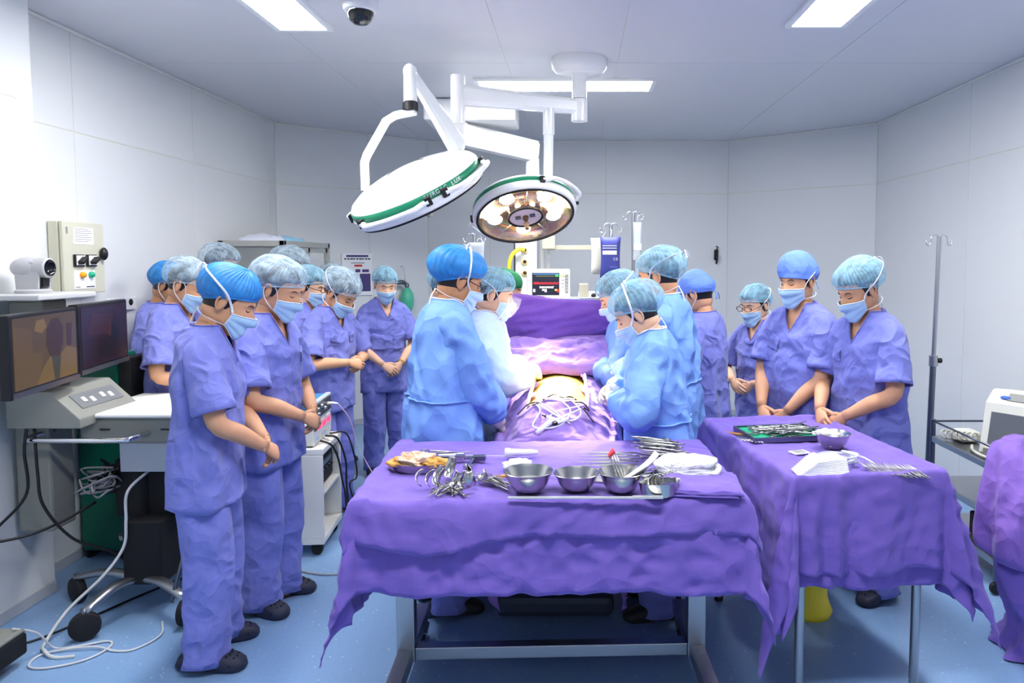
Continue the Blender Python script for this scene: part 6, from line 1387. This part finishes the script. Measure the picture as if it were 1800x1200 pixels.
p_ = (0.9135, 2.9157, 0.8700); sp_ = tag(empty('suture_packet', at(p_, Z2), radians(20)), 'small grey-faced suture packet on the right table', 'packet'); MB().b2((-.035, -.025, 0), (.035, .025, .006)).build('packet', PAPER, sp_, smooth=False, bevel=.001); MB().b2((-.024, -.018, .006), (.024, .018, .0075)).build('grey_face', GREYP, sp_, smooth=False)
p_ = (1.0043, 2.7500, 0.8700)
cable('coil of clear tubing on the right table', [(p_[0] + (.075 + .012 * sin(t * .37)) * cos(t), p_[1] + (.055 + .01 * cos(t * .5)) * sin(t), Z2 + .008 + .0016 * t) for t in np.linspace(0, 20, 90)] + [(p_[0] + .10, p_[1] - .02, Z2 + .03), (p_[0] + .13, p_[1] - .07, Z2 + .01)], .0045, SILICONE, 2)
for i in range(5): tag(MB().b2((p_[0] - .04 + .022 * i, p_[1] - .02 + .01 * (i % 2), Z2 + .002), (p_[0] - .026 + .022 * i, p_[1] - .008 + .01 * (i % 2), Z2 + .014)).build('connector', GREYP, smooth=False, bevel=.002), 'small grey connector inside the coil of tubing, %s from the left' % ORD[i], 'connector', 'connectors in the tubing coil')
lump('tube_cap', 'small white oval cap beside the tubing coil', at((0.9571, 2.8724, 0.8700), Z2), .024, .014, .012, 80, WHITEP, cat='cap', amp=.1)
for i in range(9):
    p_ = (0.8822, 2.5809, 0.8700)
    o = MB().box((0, 0, 0), (.19 - .008 * i, .075, .004), rotx(.10)).build('paper_packet', PAPER, smooth=False); o.location = (p_[0] + .004 * i + .02, p_[1] + .004 * i + .050, Z2 + .008 + .0052 * i); o.rotation_euler = (.0, -.03, radians(4 + 1.6 * i)); tag(o, 'white paper packet in the fanned stack on the right table, %s from the bottom' % ORD[i], 'packet', 'fanned paper packets')
p0, p1_ = (1.0844, 2.5991, 0.8750), (1.2597, 2.5644, 0.8750)
for i in range(22):
    t = i / 21; o = place(HM, (p0[0] + (p1_[0] - p0[0]) * t, p0[1] + (p1_[1] - p0[1]) * t + .055, Z2 + .012), (.4, -.25, 1.9 + rs_.uniform(-.15, .15)), .55); tag(o, 'small steel clamp in the chained row along the table edge', 'surgical clamp', 'row of chained clamps')
# ---------------------------------------------------------------- crumpled gowns at the right picture edge
lh = tag(empty('linen_stand', (1.98, 2.98, 0)), 'low linen stand hidden under the crumpled purple gowns', 'stand')
for x in (-.09, .09):
    for y in (-.08, .08): MB().cyl((x, y, 0), (x, y, .84), .012, 10).build('leg', DARKSTEEL, lh, smooth=40)
MB().tube([(-.09, -.08, .84), (.09, -.08, .84), (.09, .08, .84), (-.09, .08, .84), (-.09, -.08, .84)], .012, 8).build('top_ring', DARKSTEEL, lh)
def crumple(name, label, c, prof, seed, m_):
    t = np.linspace(0, 2 * pi, 90, endpoint=False); rr = spl(prof, 9); f, g_, h_ = FN(seed, 8.), FN(seed + 1, 20.), FN(seed + 2, 44.)
    G = np.array([[(rx * cos(q), ry * sin(q), z) for q in t] for z, rx, ry in rr]); P_ = G * np.array((1, 1, .45))
    d = .045 * (.5 - np.abs(g_(P_ * np.array((1, 1, .5))))) + .03 * f(P_) * .6 + .009 * (.5 - np.abs(h_(P_ * np.array((1, 1, .8)))))
    nv = G * np.array((1, 1, .15)); nv /= np.maximum(np.linalg.norm(nv, axis=-1, keepdims=True), 1e-4)
    wgt = np.minimum(1, np.linalg.norm(G[..., :2], axis=-1) / .08); G = G + nv * (d * wgt)[..., None]; G[..., 2] = np.maximum(G[..., 2], .004)
    o = MB().grid(G, True, True, False, flip=True).build(name, m_, loc=c); return tag(o, label, 'gown')
CR = mat('gown_purple_crumpled', rgb(140, 104, 196), .7, var=.08, vscale=5, bump=.25, bscale=300, crease=.4, cscale=7, sheen=.1)
crumple('crumpled_gown', 'crumpled purple gown slung over the stand at the right edge, upper layer', (1.98, 2.98, 0), [(.90, .02, .02), (.895, .10, .09), (.86, .19, .17), (.72, .225, .20), (.55, .245, .22), (.44, .25, .22), (.40, .22, .20)], 5, CR)
crumple('crumpled_gown', 'crumpled purple gown trailing to the floor at the right edge, lower layer', (1.99, 2.95, 0), [(.62, .16, .14), (.50, .20, .18), (.38, .23, .21), (.26, .20, .2), (.15, .16, .17), (.06, .16, .2), (.008, .20, .24)], 15, DRAPE)
# ---------------------------------------------------------------- the staff
PK = lambda a, b, i, j: (a, b, i, j)
person('man in violet scrubs and opaque bright blue cap, front left beside the screens', -1.52, 2.95, -77, h=1.635, girth=1.0, bow=30, lean=.07, cap='bright', mask='tie', skin=0, hz=.86, hy=.24, seed=1, hem_z=.67, puff=.024)
person('broad man in violet scrubs with pale crinkled cap, standing right behind the front left man', -1.47, 3.42, -97, h=1.655, girth=1.05, bow=22, lean=.05, cap='pale', mask='loop', skin=0, hz=.90, hy=.22, seed=2, hem_z=.70, puff=.032, pocket=[PK(-.62, -.25, 17, 24)])
person('man in violet scrubs and grey-blue cap, between the screens and the front left man', -2.25, 4.06, -92, h=1.66, girth=0.97, bow=26, cap='pale', mask='loop', skin=0, hz=.93, seed=4, puff=.028)
person('man in bright blue cap half hidden behind the right screen', -2.56, 4.45, -88, h=1.64, girth=.98, bow=24, cap='bright', mask='loop', skin=2, hz=.95, seed=5, puff=.02)
person('tall man of whom only the blue-rimmed cap and brow show, left of the cabinet', -2.42, 4.86, -100, h=1.75, bow=14, cap='pale', mask='loop', skin=0, hz=.95, seed=7, puff=.028)
person('person in a fluffy pale cap standing just before the glass cabinet', -2.10, 5.20, -70, h=1.73, bow=16, cap='pale', mask='loop', skin=1, hz=.95, seed=8, puff=.034)
person('man with glasses in pale cap, directly behind the man with deeply bowed head', -1.90, 5.05, -98, h=1.6, bow=16, cap='teal', mask='tie', skin=1, glasses='black', hz=.95, seed=10, tails=False, puff=.026)
person('man with deeply bowed head and hands clasped over his belly, behind the white cart', -1.60, 4.66, -112, h=1.60, girth=1.01, bow=38, lean=.09, cap='pale', mask='tie', skin=0, hz=.985, hy=.24, seed=11, puff=.034, tails=False, pocket=[PK(.22, .62, 17, 24), PK(-.62, -.22, 17, 24)])
person('person in scrubs almost fully hidden behind the man with deeply bowed head', -1.98, 5.80, -110, h=1.62, bow=20, cap='pale', mask='loop', skin=2, hz=.95, seed=13, puff=.02)
person('woman in violet scrubs with a yellow wristband standing before the angled wall', -1.48, 5.62, -148, h=1.6, girth=.93, bow=20, hyaw=6, cap='teal', mask='loop', skin=1, hz=.84, hy=.21, seed=14, bun=True, bracelet=True, hem_z=.64, puff=.016, pocket=[PK(-.70, -.15, 30, 38), PK(.15, .70, 30, 38)])
person('person in scrubs peeking out behind the front left surgeon', -.96, 5.02, -80, h=1.60, bow=18, cap='teal', mask='tie', skin=0, hz=.95, seed=16, tails=False)
person('surgeon in blue gown with gold necklace and glasses, left of the operating table', -.63, 3.40, -66, h=1.7, girth=1.01, bow=22, lean=.06, top='gown', cap='bright', mask='top', skin=2, hands='gloved', hz=.84, hy=.25, seed=17, glasses='black', necklace=True, clogs=False, puff=.034)
person('surgeon in gown coloured as lamp-lit, with clear face shield, behind the surgeon with the necklace', -.52, 3.90, -86, h=1.60, girth=0.99, bow=16, lean=.08, top='gown_lamplit', cap='teal', mask='tie', skin=1, hands='gloved', hz=1.03, hy=.30, seed=18, clogs=False, visor=True, tails=False)
person('anaesthetist in a dark green cap behind the drape screen', -.52, 4.88, -98, h=1.58, girth=.97, bow=14, cap='green', mask=None, skin=1, hz=.95, seed=19)
person('woman surgeon in blue gown with grey-blue cap, front right of the operating table', .40, 3.36, 84, h=1.545, girth=1.0, bow=32, lean=.08, top='gown', cap='teal', mask='top', skin=1, hands='gloved', hz=1.0, hy=.26, seed=20, clogs=False, puff=.034)
person('tall surgeon in blue gown standing behind the woman surgeon', .51, 3.82, 68, h=1.705, girth=0.97, bow=14, lean=.05, top='gown', cap='teal', mask='tie', skin=0, hands='gloved', hz=1.05, hy=.27, seed=22, clogs=False, puff=.028)
person('surgeon mostly hidden between the woman surgeon and the tall surgeon', .35, 4.22, 92, h=1.58, bow=28, lean=.07, top='gown', cap='teal', mask='tie', skin=1, hands='gloved', hz=1.02, hy=.28, seed=23, clogs=False, tails=False, puff=.03)
person('man in blue cloth cap seen from behind, right of the gowned surgeons', .80, 4.34, 62, h=1.58, girth=1.0, bow=20, cap='cloth', mask='loop', skin=0, hz=.88, hy=.22, seed=25)
person('short woman with wire glasses and light teal cap, third from the right', 1.19, 4.62, 128, h=1.50, girth=.90, bow=18, cap='teal', mask='tie', skin=1, glasses='wire', hz=.86, hy=.20, seed=26, bun=True, tails=False, puff=.012, hem_z=.62)
person('tall stout man in blue cloth cap, second from the right', 1.24, 3.92, 126, h=1.675, girth=1.05, belly=.03, bow=12, cap='cloth', mask='tie', skin=0, hz=.84, hy=.24, seed=28, tails=True, pocket=[PK(.18, .62, 16, 26)])
person('man with broad shoulders in loose light blue cap, rightmost of the staff', 1.46, 3.56, 112, h=1.655, girth=1.03, bow=26, cap='teal', mask='tie', skin=0, hz=.885, hy=.24, seed=29, puff=.030, pocket=[PK(.20, .62, 17, 26)], hem_z=.70)
